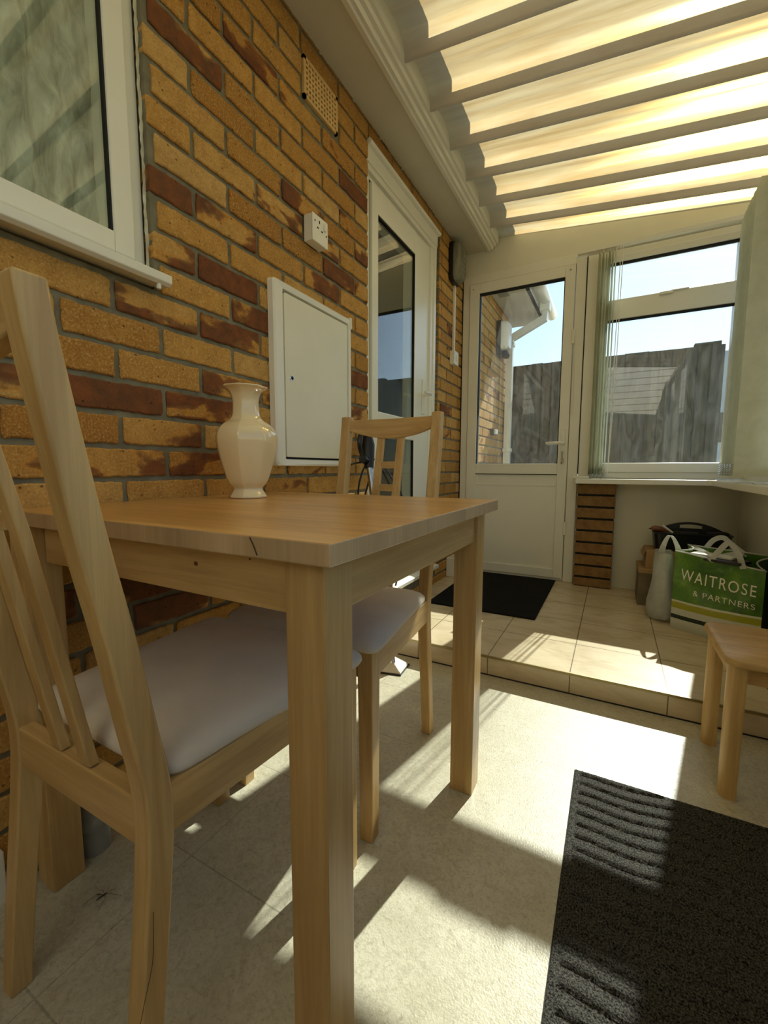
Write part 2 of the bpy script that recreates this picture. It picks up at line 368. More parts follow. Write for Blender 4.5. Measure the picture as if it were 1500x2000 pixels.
def wall_bricks(y0, y1, z0, z1, holes, rnddark=.10):
    out = []
    for k in range(-12, 24):
        za, zb = ZW + .075 * k + .0062, ZW + .075 * (k + 1) - .0062
        zc = (za + zb) / 2
        if zb < z0 or za > z1: continue
        off = .6135 + (0 if k % 2 else .1125)
        hs = [(h[0], h[1]) for h in holes if za < h[3] - .004 and zb > h[2] + .004]
        n0 = int((y0 - off) / .225) - 2
        for i in range(n0, n0 + int((y1 - y0) / .225) + 5):
            a, b = off + .225 * i + .0062, off + .225 * (i + 1) - .0062
            for s0, s1 in subtract(max(a, y0), min(b, y1), hs):
                if s1 <= s0: continue
                d = dark_of(a, b, zc); dk = d if d is not None else (random.uniform(.55, .8) if random.random() < rnddark else random.uniform(0, .22))
                out.append((s0, s1, max(za, z0), min(zb, z1), random.random(), dk, .06))
    return out
mort = MB()
YC = 4.50
for (a, b, c, d) in [(YB, YC, -.05, .185), (YB, 1.733, .185, 1.262), (2.600, YC, .185, 2.222), (.716, 1.733, 1.262, 2.222), (YB, -1.1, 1.262, 2.40), (-1.1, .716, 2.078, 2.40), (.716, YC, 2.222, 2.40)]:
    mort.box(-.10, -.0068, a, b, c, d)
wl = mort.build('wall_left', 'mortar'); struct(wl, 'yellow and brown brick house wall along the left side', 'wall')
vent_hole = (1.292, 1.503, 2.094, 2.234)
bw = brick_mesh('brick_face', wall_bricks(YB, YC, -.05, 2.40, OPEN + [vent_hole]), lambda a, d, z: (d, a, z)); bw.parent = wl; bw['label'] = 'yellow bricks with dark burnt patches'
# skirting board low on the wall behind the near chair
struct(bx('baseboard_left', 'white_cool', .0, .016, YB, .335, 0, .105, bevel=.002), 'short white skirting board at the foot of the brick wall', 'skirting')

# rear and right walls, house interior behind the openings
wk = MB().box(-.1, XR + .2, YB - .1, YB - .012, -.05, 2.5)
for i in range(25): wk.box(-.1, XR + .2, YB - .02, YB, -.05 + .1 * i, .038 + .1 * i)
struct(wk.build('wall_back', 'upvc_panel'), 'plain boarded wall behind the viewpoint', 'wall')
wr = MB(); wr.box(XR, XR + .1, YB, YE + .1, -.05, .745); wr.box(XR, XR + .1, 1.5, 2.12, .745, 2.16); wr.box(XR, XR + .1, YB, -1.6, .745, 2.16)
wrm = wr.build('wall_right', 'plaster'); struct(wrm, 'painted low wall on the right under the sill', 'wall')
we = MB(); we.box(.745, XR + .1, YE, YE + .1, -.05, .745)
struct(we.build('wall_end', 'plaster'), 'painted low wall under the end window', 'wall')
ir = MB()
ir.box(-2.6, -2.5, YB, YC, -.05, 2.6); ir.box(-2.6, -.1, YB - .1, YB, -.05, 2.6); ir.box(-2.6, -.1, YC - .1, YC, -.05, 2.6); ir.box(-2.6, -.1, YB, YC, -.1, -.05); ir.box(-2.6, -.1, YB, YC, 2.45, 2.5)
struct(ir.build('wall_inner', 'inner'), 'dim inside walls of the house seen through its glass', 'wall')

# ------------------------------------------------------------------ soffit, cornice and ribbed roof
RX = lambda x: 2.333 - .105 * (x - .25)
sf = MB().box(-.1, .176, YB, YE + .0, 2.313, 2.335).box(-.1, .30, YE + .1, 4.78, 2.313, 2.335)
so = sf.build('ceiling_soffit', 'soffit'); struct(so, 'cream painted soffit board along the top of the brick wall', 'soffit')
tp = [(.168, 2.3125), (.168, 2.299), (.186, 2.295), (.191, 2.302), (.203, 2.302), (.209, 2.316), (.222, 2.318), (.227, 2.331), (.238, 2.333), (.243, 2.352), (.243, 2.42), (.168, 2.42)]
tc = MB(); tc.loft([[(x, YB, z) for x, z in tp], [(x, YE - .012, z) for x, z in tp]]); tco = tc.build('trim_3', 'upvc'); struct(tco, 'stepped white moulding between soffit and ribbed roof', 'trim')
def roofprof():
    H = .064; P = [(0, H), (.012, H + .0016), (.024, H), (.050, H), (.062, H + .0016), (.074, H), (.098, H), (.108, H + .0016), (.116, H), (.150, H)]
    for i in range(1, 11):
        t = i / 10; P.append((.152 + .042 * t, H * (1 - t ** 1.45)))
    P += [(.2015, -.0005), (.2045, .004), (.2125, H - .003), (.216, H)]
    return P
RP = roofprof(); per = .248; bott = .2015
rb = []
for k in range(-15, 8):
    yb = 2.842 + per * k
    for (dy, dz) in RP:
        y = yb - bott + dy
        if YB - .15 < y < YE + .19: rb.append((y, dz))
rm = MB(); rings = []
for i in range(0, 25):
    x = .236 + (1.80 - .236) * i / 24; rings.append([(x, y, RX(x) + dz) for y, dz in rb])
rm.loft(rings, cap=False, loop=False)
ro = rm.build('ceiling', 'roof', smooth=True, angle=50, fixn=False)
sl = ro.modifiers.new('thick', 'SOLIDIFY'); ro.modifiers.remove(sl)
struct(ro, 'ribbed translucent cream plastic roof sheet letting sunlight through', 'roof')
# fascia board, inner strip added to stop sky leaking in, and house roof above
fb = MB().box(.16, .236, YB - .1, YE + .1, 2.42, 2.47).box(.28, .30, YE + .1, 4.78, 2.313, 2.47)
fo = fb.build('fascia_board', 'upvc'); struct(fo, 'white fascia board under the roof tiles', 'fascia'); fo.name = 'trim_4'
rf = MB()
for i in range(11):
    x0 = .37 - .26 * i; z0 = 2.475 + .15 * i
    rf.loft([[(x0, y, z0), (x0 - .30, y, z0 + .173), (x0 - .30, y, z0 + .195), (x0, y, z0 + .022)] for y in (YB - .2, 4.86)])
ho = rf.build('roof_tiles', 'tile_roof'); struct(ho, 'edge of the tiled house roof outside the door', 'roof'); ho.name = 'ceiling_house_roof'

# ------------------------------------------------------------------ end wall: door, window, panels
pan = MB()
def topz(x): return RX(x) + .05
ZP = 2.150
pan.loft([[(-.0, y, ZP), (XR + .05, y, ZP), (XR + .05, y, topz(XR)), (.245, y, RX(.245) + .046), (.245, y, 2.40), (-.0, y, 2.40)] for y in (YE, YE + .08)])
struct(pan.build('wall_end_upper', 'upvc_panel'), 'white boarded panel above the back door and end window', 'panel')
# beading under the panel
struct(bx('trim_5', 'upvc', 0.0, .742, YE - .008, YE + .02, 2.146, 2.160, bevel=.002), 'thin white bead above the back door frame', 'trim')
dr = rootstruct('door_1', (.39, YE, STEP), 'white glazed back door in the end wall with lever handle', 'door')
fr = MB().box(0.004, .052, YE - .01, YE + .07, STEP, 2.15).box(.732, .792, YE - .012, YE + .07, STEP, 2.13).box(.052, .732, YE - .01, YE + .07, 2.102, 2.147).box(.052, .732, YE - .002, YE + .07, STEP, .098)
fr.build('door_frame', 'upvc', dr, .003)
lf = MB().box(.056, .124, YE - .022, YE + .045, .1, 2.097).box(.670, .729, YE - .022, YE + .045, .1, 2.097).box(.124, .670, YE - .022, YE + .045, 2.032, 2.097).box(.124, .670, YE - .022, YE + .045, .795, .866).box(.124, .670, YE - .022, YE + .045, .1, .160)
leaf = lf.build('door_leaf', 'upvc', dr, .003)
bx('lower_panel', 'upvc', .124, .670, YE - .010, YE + .03, .16, .795, parent=dr)
bb = MB()
for (a, b, c, d) in ((.124, .136, .72, .795), (.658, .670, .72, .795), (.124, .670, .716, .724)): bb.box(a, b, YE - .014, YE, c, d)
bb.build('panel_bead', 'upvc', dr, .001)
gk = MB().box(.124, .670, YE - .0225, YE - .018, .792, .796); gk.build('rail_gap', 'dark', dr)
ga = MB()
for (a, b, c, d) in ((.121, .129, .866, 2.032), (.665, .673, .866, 2.032), (.124, .670, 2.024, 2.034), (.124, .670, .863, .868)): ga.box(a, b, YE - .0155, YE + .02, c, d)
ga.build('gasket', 'rubber', dr)
bx('glass_pane', 'glass', .124, .670, YE + .004, YE + .008, .866, 2.032, parent=dr)
hd = MB().box(.686, .714, YE - .030, YE - .022, .868, 1.085).build('handle_plate', 'upvc', dr, .004)
MB().tube([(.702, YE - .03, .998), (.702, YE - .065, .998), (.69, YE - .07, .998), (.600, YE - .068, .996)], [.011, .011, .011, .009], 10).build('door_handle', 'white_cool', dr, smooth=True)
ky = MB().box(.694, .706, YE - .052, YE - .03, .93, .945).tube([(.700, YE - .05, .935), (.702, YE - .052, .90), (.698, YE - .05, .862)], .004, 6).box(.694, .712, YE - .055, YE - .05, .872, .90)
ky.build('key', 'chrome', dr)
for z in (.44, 1.66): MB().box(.722, .742, YE - .034, YE - .012, z - .045, z + .045).build('hinge', 'white_cool', dr, .005)
for (x, z) in ((.08, 2.06), (.70, 2.065)): MB().lathe([(.004, 0), (.004, .006)], (x, YE - .024, z), 8).build('screw_cover', 'grey_plastic', dr)

wn = rootstruct('window_1', (1.2, YE, .86), 'large white framed end window with top light and sky beyond', 'window')
y0, y1 = YE - .02, YE + .05
wf = MB().box(.797, .862, YE - .016, y1, .775, 2.13).box(1.565, XR, YE - .016, y1, .775, 2.13).box(.862, 1.565, YE - .016, y1, 2.094, 2.13).box(.862, 1.565, YE - .016, y1, .775, .812)
wf.build('window_frame', 'upvc', wn, .003)
sh = MB().box(.862, .912, y0 - .006, y1 - .01, .812, 2.094).box(1.530, 1.565, y0 - .006, y1 - .01, .812, 2.094).box(.912, 1.530, y0 - .006, y1 - .01, .812, .868).box(.912, 1.530, y0 - .006, y1 - .01, 2.058, 2.094).box(.912, 1.530, y0 - .006, y1 - .01, 1.728, 1.842)
sh.build('sash', 'upvc', wn, .003)
g2 = MB()
for (a, b) in ((2.046, 2.059), (1.716, 1.729)): g2.box(.912, 1.530, y0 + .004, y0 + .02, a, b)
g2.build('gasket', 'rubber', wn)
bx('glass_pane', 'glass', .905, 1.535, YE + .004, YE + .008, .866, 1.73, parent=wn); bx('glass_pane', 'glass', .905, 1.535, YE + .004, YE + .008, 1.84, 2.06, parent=wn)
MB().box(1.18, 1.245, y0 - .018, y0 - .006, 1.826, 1.842).box(1.235, 1.32, y0 - .014, y0 - .006, 1.838, 1.846).build('window_handle', 'white_cool', wn, .003)
bx('mullion_gap', 'dark', .7925, .7965, YE - .0165, YE + .03, .80, 2.13, parent=wn)
w2 = rootstruct('window_2', (XR, 2.6, .8), 'side window on the right behind the stacked blind', 'window')
MB().box(XR, XR + .07, 2.12, 2.17, .77, 2.12).box(XR, XR + .07, 3.01, 3.06, .77, 2.12).box(XR, XR + .07, 2.17, 3.01, .77, .86).box(XR, XR + .07, 2.17, 3.01, 2.06, 2.12).build('window_frame', 'upvc', w2, .003)
bx('glass_pane', 'glass', XR + .03, XR + .034, 2.17, 3.01, .86, 2.06, parent=w2)
w4 = rootstruct('window_4', (XR, 0, .8), 'long side window along the right wall beside the viewpoint', 'window')
f4 = MB().box(XR, XR + .07, -1.6, 1.5, .77, .83).box(XR, XR + .07, -1.6, 1.5, 2.06, 2.12)
for y in (-1.6, -.6, .44, 1.44): f4.box(XR, XR + .07, y, y + .06, .83, 2.06)
f4.build('window_frame', 'upvc', w4, .003)
bx('glass_pane', 'glass', XR + .03, XR + .034, -1.55, 1.45, .83, 2.06, parent=w4)
# sill: one continuous board round the corner
sp = [(.790, YE), (.790, 2.895), (.797, 2.885), (1.445, 2.885), (1.468, 2.865), (1.470, YB), (XR, YB), (XR, YE)]
so2 = MB(); so2.loft([[(x, y, z) for x, y in sp] for z in (.741, .772)]); so2 = so2.build('trim_6', 'upvc', bevel=.004); struct(so2, 'white window sill board running round the corner', 'sill')
struct(bx('trim_7', 'upvc', .775, .865, 2.945, 3.05, .772, .786, bevel=.003), 'small raised white end piece on the sill', 'sill')
# brick pilaster under the sill
pb = []
for k in range(9):
    zt = .741 - .0 - .0745 * k if 0 else .736 - .075 * k
    pb.append((.802, 1.018, max(zt - .062, STEP + .004), zt, random.uniform(.0, .35), random.uniform(.1, .35), .055))
pm = MB().box(.806, 1.014, 2.992, YE, STEP, .741); pmo = pm.build('brick_pier', 'dark'); tag(pmo, 'short brown brick pier under the left end of the window sill', 'brick pier')
pbm = brick_mesh('bricks', pb, lambda a, d, z: (a, 2.985 - d, z), .0006); pbm.parent = pmo
def mk_pier():
    m = Mat('brown_pier_brick', .85, spec=.2); n = m.noise(m.xyz(), 26, 5, .6); n2 = m.noise(m.xyz(), 200, 3, .6)
    c = m.ramp(n, [(.3, lin(130, 98, 58)), (.7, lin(156, 122, 76))]); m.col(m.mix(m.ramp(n2, [(.5, 0.0), (.8, .4)]), c, lin(96, 60, 30))); m.bump(n2, .5, .001); return m.m
pbm.data.materials[0] = mk_pier()

# ------------------------------------------------------------------ house window, top left
hw = rootstruct('window_3', (-.03, .0, 1.3), 'white framed house window with a net curtain, upper left', 'window')
YA, YZ = -1.1, .716
MB().box(-.09, -.028, .680, YZ - .006, 1.282, 2.09).box(-.09, -.028, YA, YA + .036, 1.282, 2.09).box(-.09, -.028, YA, YZ, 2.05, 2.09).box(-.09, -.028, YA, YZ, 1.282, 1.318).build('window_frame', 'upvc', hw, .002)
MB().box(-.085, -.016, .634, .681, 1.316, 2.05).box(-.085, -.016, YA + .036, YA + .09, 1.316, 2.05).box(-.085, -.016, YA + .05, .634, 1.316, 1.362).box(-.085, -.016, YA + .05, .634, 2.0, 2.05).build('sash', 'upvc', hw, .004)
MB().box(-.034, -.022, .630, .636, 1.36, 2.0).build('gasket', 'rubber', hw)
bx('glass_pane', 'glass', -.032, -.028, YA + .05, .634, 1.36, 2.0, parent=hw)
MB().prism([(-.09, 1.300), (.046, 1.287), (.046, 1.268), (.036, 1.262), (-.004, 1.268), (-.09, 1.272)], 1, YA - .02, .728).build('sill_board', 'upvc', hw, .002)
MB().lathe([(.0001, -.008), (.005, -.006), (.006, 0), (.004, .006)], (.034, .700, 1.257), 10).build('silicone_blob', 'white_cool', hw, smooth=True)
MB().grid(lambda u, v: (-.018 + random.uniform(-.0015, .0025), .7065 + u * .008 + random.uniform(-.001, .001), 1.29 + v * .8), 2, 60).build('sealant_bead', 'seal', hw, smooth=True)
def curt(u, v):
    y = YA + .02 + u * (.625 - YA); z = 1.34 + v * .72
    x = -.085 + .007 * math.sin(y * 21 + 1.5 * math.sin(z * 9)) + .005 * math.sin(y * 53 + z * 22 + 2 * math.sin(z * 31)) + .0034 * math.sin(y * 120 - z * 60 + 2 * math.sin(y * 33)) + .0016 * math.sin(y * 260 + z * 90)
    for (cy, ph) in ((.505, 0), (.18, 2), (-.2, 1)):
        d = y - (cy + .006 * math.sin(z * 31 + ph)); x += .016 * math.exp(-(d / .008) ** 2)
    return (x, y, z)
cu = MB().grid(curt, 300, 70).build('net_curtain', 'voile', smooth=True); tag(cu, 'crinkled pale net curtain hanging behind the upper left house window', 'curtain')

# ------------------------------------------------------------------ side door in the brick wall
sdr = rootstruct('door_2', (-.03, 2.1, .19), 'white glazed side door in the brick wall behind the far chair', 'door')
X0, X1 = -.09, -.028
MB().box(X0, X1, 1.735, 1.79, .2, 2.222).box(X0, X1, 2.425, 2.555, .2, 2.222).box(X0, X1, 1.79, 2.425, 2.115, 2.222).build('door_frame', 'upvc', sdr, .003)
MB().prism([(-.028, 2.215), (-.004, 2.218), (.012, 2.222), (.018, 2.232), (.006, 2.246), (-.02, 2.236)], 1, 1.735, 2.575).box(-.03, -.004, 1.735, 2.57, 2.160, 2.222).box(-.03, -.012, 1.735, 2.56, 2.135, 2.165).build('head_trim', 'upvc', sdr, .002)
MB().box(-.03, -.010, 2.535, 2.572, .2, 2.22).box(-.03, -.016, 2.50, 2.54, .2, 2.16).build('side_trim', 'upvc', sdr, .002)
MB().grid(lambda u, v: (-.006 + random.uniform(-.003, .003), 1.727 + u * .012 + random.uniform(-.0025, .0025), .2 + v * 2.02), 2, 90).build('sealant_bead', 'seal', sdr, smooth=True)
X2 = -.014
MB().box(X0, X2, 1.795, 1.852, .21, 2.11).box(X0, X2, 2.268, 2.420, .21, 2.11).box(X0, X2, 1.85, 2.27, 1.995, 2.11).box(X0, X2, 1.85, 2.27, .990, 1.105).box(X0, X2, 1.85, 2.27, .21, .33).build('door_leaf', 'upvc', sdr, .004)
gz = MB()
for (a, b) in ((1.10, 2.0), (.325, .995)):
    gz.box(-.03, -.0165, 1.849, 1.853, a, b); gz.box(-.03, -.0165, 2.265, 2.270, a, b)
gz.box(-.04, -.0165, 1.85, 2.27, 1.988, 1.996); gz.build('gasket', 'rubber', sdr)
bx('glass_pane', 'glass', -.028, -.024, 1.85, 2.27, 1.1, 2.0, parent=sdr); bx('glass_pane', 'glass', -.028, -.024, 1.85, 2.27, .325, .995, parent=sdr)
bx('leaf_gap', 'dark', -.05, -.0275, 2.4205, 2.4255, .2, 2.115, parent=sdr)
bx('leaf_gap', 'dark', -.05, -.0275, 1.79, 2.424, 2.1105, 2.1155, parent=sdr)
MB().box(-.014, -.006, 2.375, 2.405, 1.15, 1.35).build('handle_plate', 'upvc', sdr, .003)
MB().tube([(-.006, 2.39, 1.262), (.035, 2.39, 1.262), (.04, 2.38, 1.262), (.04, 2.30, 1.26)], [.010, .010, .010, .008], 10).build('door_handle', 'white_cool', sdr, smooth=True)
MB().prism([(-.09, .185), (-.09, .215), (.0, .212), (.024, .206), (.024, .186), (.0, .184)], 1, 1.735, 2.60).build('threshold', 'upvc', sdr, .002)
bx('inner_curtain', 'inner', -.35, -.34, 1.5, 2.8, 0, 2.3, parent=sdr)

# ------------------------------------------------------------------ small things on the brick wall
ab = thing('air_brick', 'cream clay air brick with a grid of small holes, high on the wall', 'air brick', (0, 1.398, 2.165))
MT['clay'] = plain('cream_clay', (222, 184, 120), .85, var=.12, sc=30, bump=.3)
pa = MB(); y0, y1, z0, z1 = 1.297, 1.498, 2.098, 2.230; nc, nr = 11, 7
pw, ph_ = (y1 - y0 - .016) / nc, (z1 - z0 - .016) / nr; hw_ = .0088
pa.box(-.03, .004, y0, y0 + .008 + (pw - hw_) / 2, z0, z1); pa.box(-.03, .004, y1 - .008 - (pw - hw_) / 2, y1, z0, z1)
pa.box(-.03, .004, y0, y1, z0, z0 + .008 + (ph_ - hw_) / 2); pa.box(-.03, .004, y0, y1, z1 - .008 - (ph_ - hw_) / 2, z1)
for i in range(1, nc): c = y0 + .008 + pw * i; pa.box(-.03, .0035, c - (pw - hw_) / 2, c + (pw - hw_) / 2, z0 + .006, z1 - .006)
for i in range(1, nr): c = z0 + .008 + ph_ * i; pa.box(-.03, .0036, y0 + .006, y1 - .006, c - (ph_ - hw_) / 2, c + (ph_ - hw_) / 2)
pa.build('grille', 'clay', ab); bx('duct', 'dark', -.05, -.018, y0, y1, z0, z1, parent=ab)

sk = thing('wall_socket', 'white single power socket with switch on the brick wall', 'socket', (0, 1.328, 1.67))
MB().box(0, .034, 1.287, 1.373, 1.624, 1.712).build('back_box', 'white_cool', sk, .002)
MB().box(.034, .041, 1.285, 1.375, 1.622, 1.714).build('face_plate', 'white_cool', sk, .003)
MB().box(.041, .046, 1.348, 1.360, 1.676, 1.700).build('switch', 'white_cool', sk, .002)
hs = MB()
for (y, z, a, b) in ((1.324, 1.694, .003, .005), (1.314, 1.672, .0045, .0025), (1.338, 1.668, .0045, .0025)): hs.box(.0405, .0415, y - a, y + a, z - b, z + b)
for (y, z) in ((1.298, 1.690), (1.364, 1.664)): hs.box(.0405, .0418, y - .0025, y + .0025, z - .0025, z + .0025)
hs.build('pin_holes', 'dark', sk)

mc = thing('meter_cupboard', 'white meter cupboard with keyhole set on the brick wall behind the vase', 'cupboard', (0, 1.34, .84))
def rring(y0, y1, z0, z1, x, r=.012, n=4):
    P = []
    for (cy, cz, a0) in ((y1 - r, z0 + r, -90), (y1 - r, z1 - r, 0), (y0 + r, z1 - r, 90), (y0 + r, z0 + r, 180)):
        for k in range(n + 1):
            a = math.radians(a0 + 90 * k / n); P.append((x, cy + r * math.cos(a), cz + r * math.sin(a)))
    return P
a0, a1, b0, b1 = 1.098, 1.556, .838, 1.437
fm = MB(); fm.loft([rring(a0, a1, b0, b1, 0), rring(a0 + .002, a1 - .002, b0 + .002, b1 - .002, .020), rring(a0 + .008, a1 - .008, b0 + .008, b1 - .008, .0255), rring(a0 + .046, a1 - .02, b0 + .022, b1 - .024, .0225, .006), rring(a0 + .05, a1 - .024, b0 + .026, b1 - .028, .004, .006)], cap=False)
fm.build('frame', 'white_cool', mc, smooth=True, angle=30)
bx('recess', 'dark', 0, .008, a0 + .045, a1 - .018, b0 + .02, b1 - .02, parent=mc)
dd = MB(); dd.loft([rring(a0 + .054, a1 - .028, b0 + .031, b1 - .032, x, .008) for x in (.006, .0215)]); dd = dd.build('door', 'upvc_panel', mc, .002)
lk = MB(); lk.loft([[(x, 1.184 + r * math.cos(a), 1.135 + r * math.sin(a)) for a in [2 * PI * k / 16 for k in range(16)]] for (x, r) in ((.0215, .010), (.0235, .009), (.0235, .0065), (.018, .006))]); lk.build('lock', 'chrome', dd, smooth=True)
MB().loft([[(x, 1.184 + .0062 * math.cos(a), 1.135 + .0062 * math.sin(a)) for a in [2 * PI * k / 12 for k in range(12)]] for x in (.02, .0238)]).build('keyhole', 'dark', dd)
MB().box(.0, .029, a1 - .014, a1 - .002, 1.395, 1.44).build('hinge', 'white_cool', mc, .003)

bl = thing('bulkhead_light', 'black backed wall lamp with ribbed clear cover beside the inside door corner', 'wall light', (0, 2.83, 2.16))
MB().loft([rring(2.752, 2.905, 2.035, 2.285, x, .035, 6) for x in (0, .028)]).build('base', 'black', bl, .003)
dm = MB(); dm.loft([rring(2.762 + e, 2.895 - e, 2.045 + e, 2.275 - e, x, .034, 6) for (x, e) in ((.028, 0), (.055, .003), (.072, .014), (.080, .032))])
MT['frosted'] = make_translucent('ribbed_clear_cover', (170, 168, 140), (222, 218, 196), (60, 60, 6), .35)
dm.build('cover', 'frosted', bl, smooth=True, angle=60)
rg = MB()
for z in (2.09, 2.12, 2.15, 2.18, 2.21, 2.24): rg.tube([(.03, 2.765, z), (.066, 2.775, z), (.081, 2.80, z), (.083, 2.83, z), (.081, 2.86, z), (.066, 2.885, z), (.03, 2.893, z)], .0018, 5)
rg.build('cover_ribs', 'frosted', bl)
cd = thing('light_switch', 'white surface switch box with trunking running up to the wall lamp', 'light switch', (0, 2.845, 1.57))
MB().box(0, .034, 2.800, 2.885, 1.522, 1.610).build('switch_box', 'white_cool', cd, .003); MB().box(.034, .040, 2.832, 2.852, 1.548, 1.584).build('rocker', 'white_cool', cd, .002)
MB().box(0, .016, 2.842, 2.862, 1.61, 2.036).build('trunking', 'white_cool', cd, .002)
struct(bx('trim_8', 'upvc', 0, .085, 2.80, YE - .022, STEP, .215, bevel=.006), 'low white boxed casing at the foot of the wall corner', 'casing')
struct(bx('trim_9', 'dark', 0, .006, YE - .014, YE - .002, STEP, 2.3), 'dark gap between brick wall and door frame', 'gap')

# ------------------------------------------------------------------ dining table
tb = thing('dining_table', 'small square birch dining table against the brick wall', 'table', (.37, .745, 0))
tt = MB().box(.004, .747, .381, 1.106, .7275, .753).build('tabletop', 'top', tb, .0015)
tt.data.materials.append(MT['edge'])
for p in tt.data.polygons:
    if abs(p.normal.z) < .5: p.material_index = 1
LX = ((.022, .082), (.664, .722)); LY = ((.405, .463), (1.018, 1.076))
for (xa, xb) in LX:
    for (ya, yb) in LY:
        if xa < .5 and ya < .5: xa, xb, ya, yb = .018, .078, .384, .440
        bx('leg', 'birch_z', xa, xb, ya, yb, 0, .7275, parent=tb, bevel=.002)
for n, a in (('apron', (.082, .664, .413, .433, .6555, .7275)), ('apron', (.082, .664, 1.048, 1.068, .6555, .7275))): bx(n, 'birch_x', *a, parent=tb, bevel=.001)
for a in ((.694, .713, .463, 1.018, .6555, .7275), (.031, .050, .463, 1.018, .6555, .7275)): bx('apron', 'birch_y', *a, parent=tb, bevel=.001)
MT['crack'] = plain('dark_crack', (74, 46, 22), .9)
MB().tube([(.634, .3808, .7515), (.640, .3806, .742), (.645, .3807, .731)], .0009, 5).build('crack', 'crack', tb)

MT['knot'] = plain('knot_brown', (112, 66, 26), .6)
for (kx, kz, kr) in ((.497, .699, .0035), (.250, .712, .0022), (.60, .716, .0015)):
    MB().loft([[(kx + r_ * 1.3 * math.cos(a), y_, kz + r_ * math.sin(a)) for a in [2 * PI * k / 12 for k in range(12)]] for y_, r_ in ((.414, kr), (.4127, kr * .9))]).build('knot', 'knot', tb)

# ------------------------------------------------------------------ vase
vs = thing('vase', 'cream glazed eight-sided vase standing on the table', 'vase', (.152, .845, .753))
prof = [(.0, .0), (.047, .0), (.0495, .004), (.046, .010), (.0385, .022), (.0395, .028), (.050, .040), (.059, .062), (.067, .088), (.074, .115), (.0785, .142), (.0785, .160), (.073, .176), (.060, .190), (.046, .199), (.038, .208), (.0345, .222), (.0335, .240), (.035, .256), (.039, .268), (.047, .277), (.0565, .2825), (.057, .285), (.054, .2855), (.044, .279), (.034, .262), (.030, .235), (.032, .20), (.03, .15), (.0, .15)]
def oct_ring(r, z, c):
    P = []
    for k in range(8):
        a = 2 * PI * k / 8 + .55
        for da in (-.035, .035): P.append((c[0] + max(r, .0005) * math.cos(a + da), c[1] + max(r, .0005) * math.sin(a + da), c[2] + z))
    return P
pr2 = spl([(r, z, 0) for r, z in prof[2:-1]], 4); rings = [oct_ring(.001, 0, vs.location), oct_ring(.047, 0, vs.location)] + [oct_ring(p.x, p.y, vs.location) for p in pr2] + [oct_ring(.001, .15, vs.location)]
vm = Mat('cream_glaze', .12, lin(238, 218, 174)); vm.b.inputs['Coat Weight'].default_value = .6; vm.b.inputs['Coat Roughness'].default_value = .05; vm.b.inputs['Subsurface Weight'].default_value = .0
MB().loft(rings).build('body', vm.m, vs, smooth=True, angle=60)
MT['terracotta'] = plain('unglazed_foot', (170, 100, 70), .8)
MB().loft([oct_ring(.047, -.0, vs.location), oct_ring(.048, .0012, vs.location)]).build('foot_ring', 'terracotta', vs)

# ------------------------------------------------------------------ chairs
def rear_post(sgn, zs=40):
    Z = [0, .142, .30, .40, .44, .52, .64, .757, .90, 1.003]
    Bk = [.0, .013, .030, .0385, .0385, .024, .005, -.018, -.040, -.054]
    Th = [.030, .031, .033, .034, .034, .033, .033, .032, .030, .028]
    out = []
    for i in range(zs + 1):
        z = 1.003 * i / zs
        def I(A):
            acc = 0
            for dz in (-.04, -.02, 0, .02, .04):
                zz = min(max(z + dz, 0), 1.003)
                for k in range(len(Z) - 1):
                    if Z[k] <= zz <= Z[k + 1] + 1e-9: acc += A[k] + (A[k + 1] - A[k]) * (zz - Z[k]) / (Z[k + 1] - Z[k]); break
            return acc / 5
        b, t = I(Bk), I(Th); xo = .178; xi = .178 - (.029 + .003 * min(1, z / .5))
        if z < .45 and 0: xo = .178
        out.append([(sgn * xo, b, z), (sgn * xi, b, z), (sgn * xi, b + t, z), (sgn * xo, b + t, z)])
    return MB().loft(out)
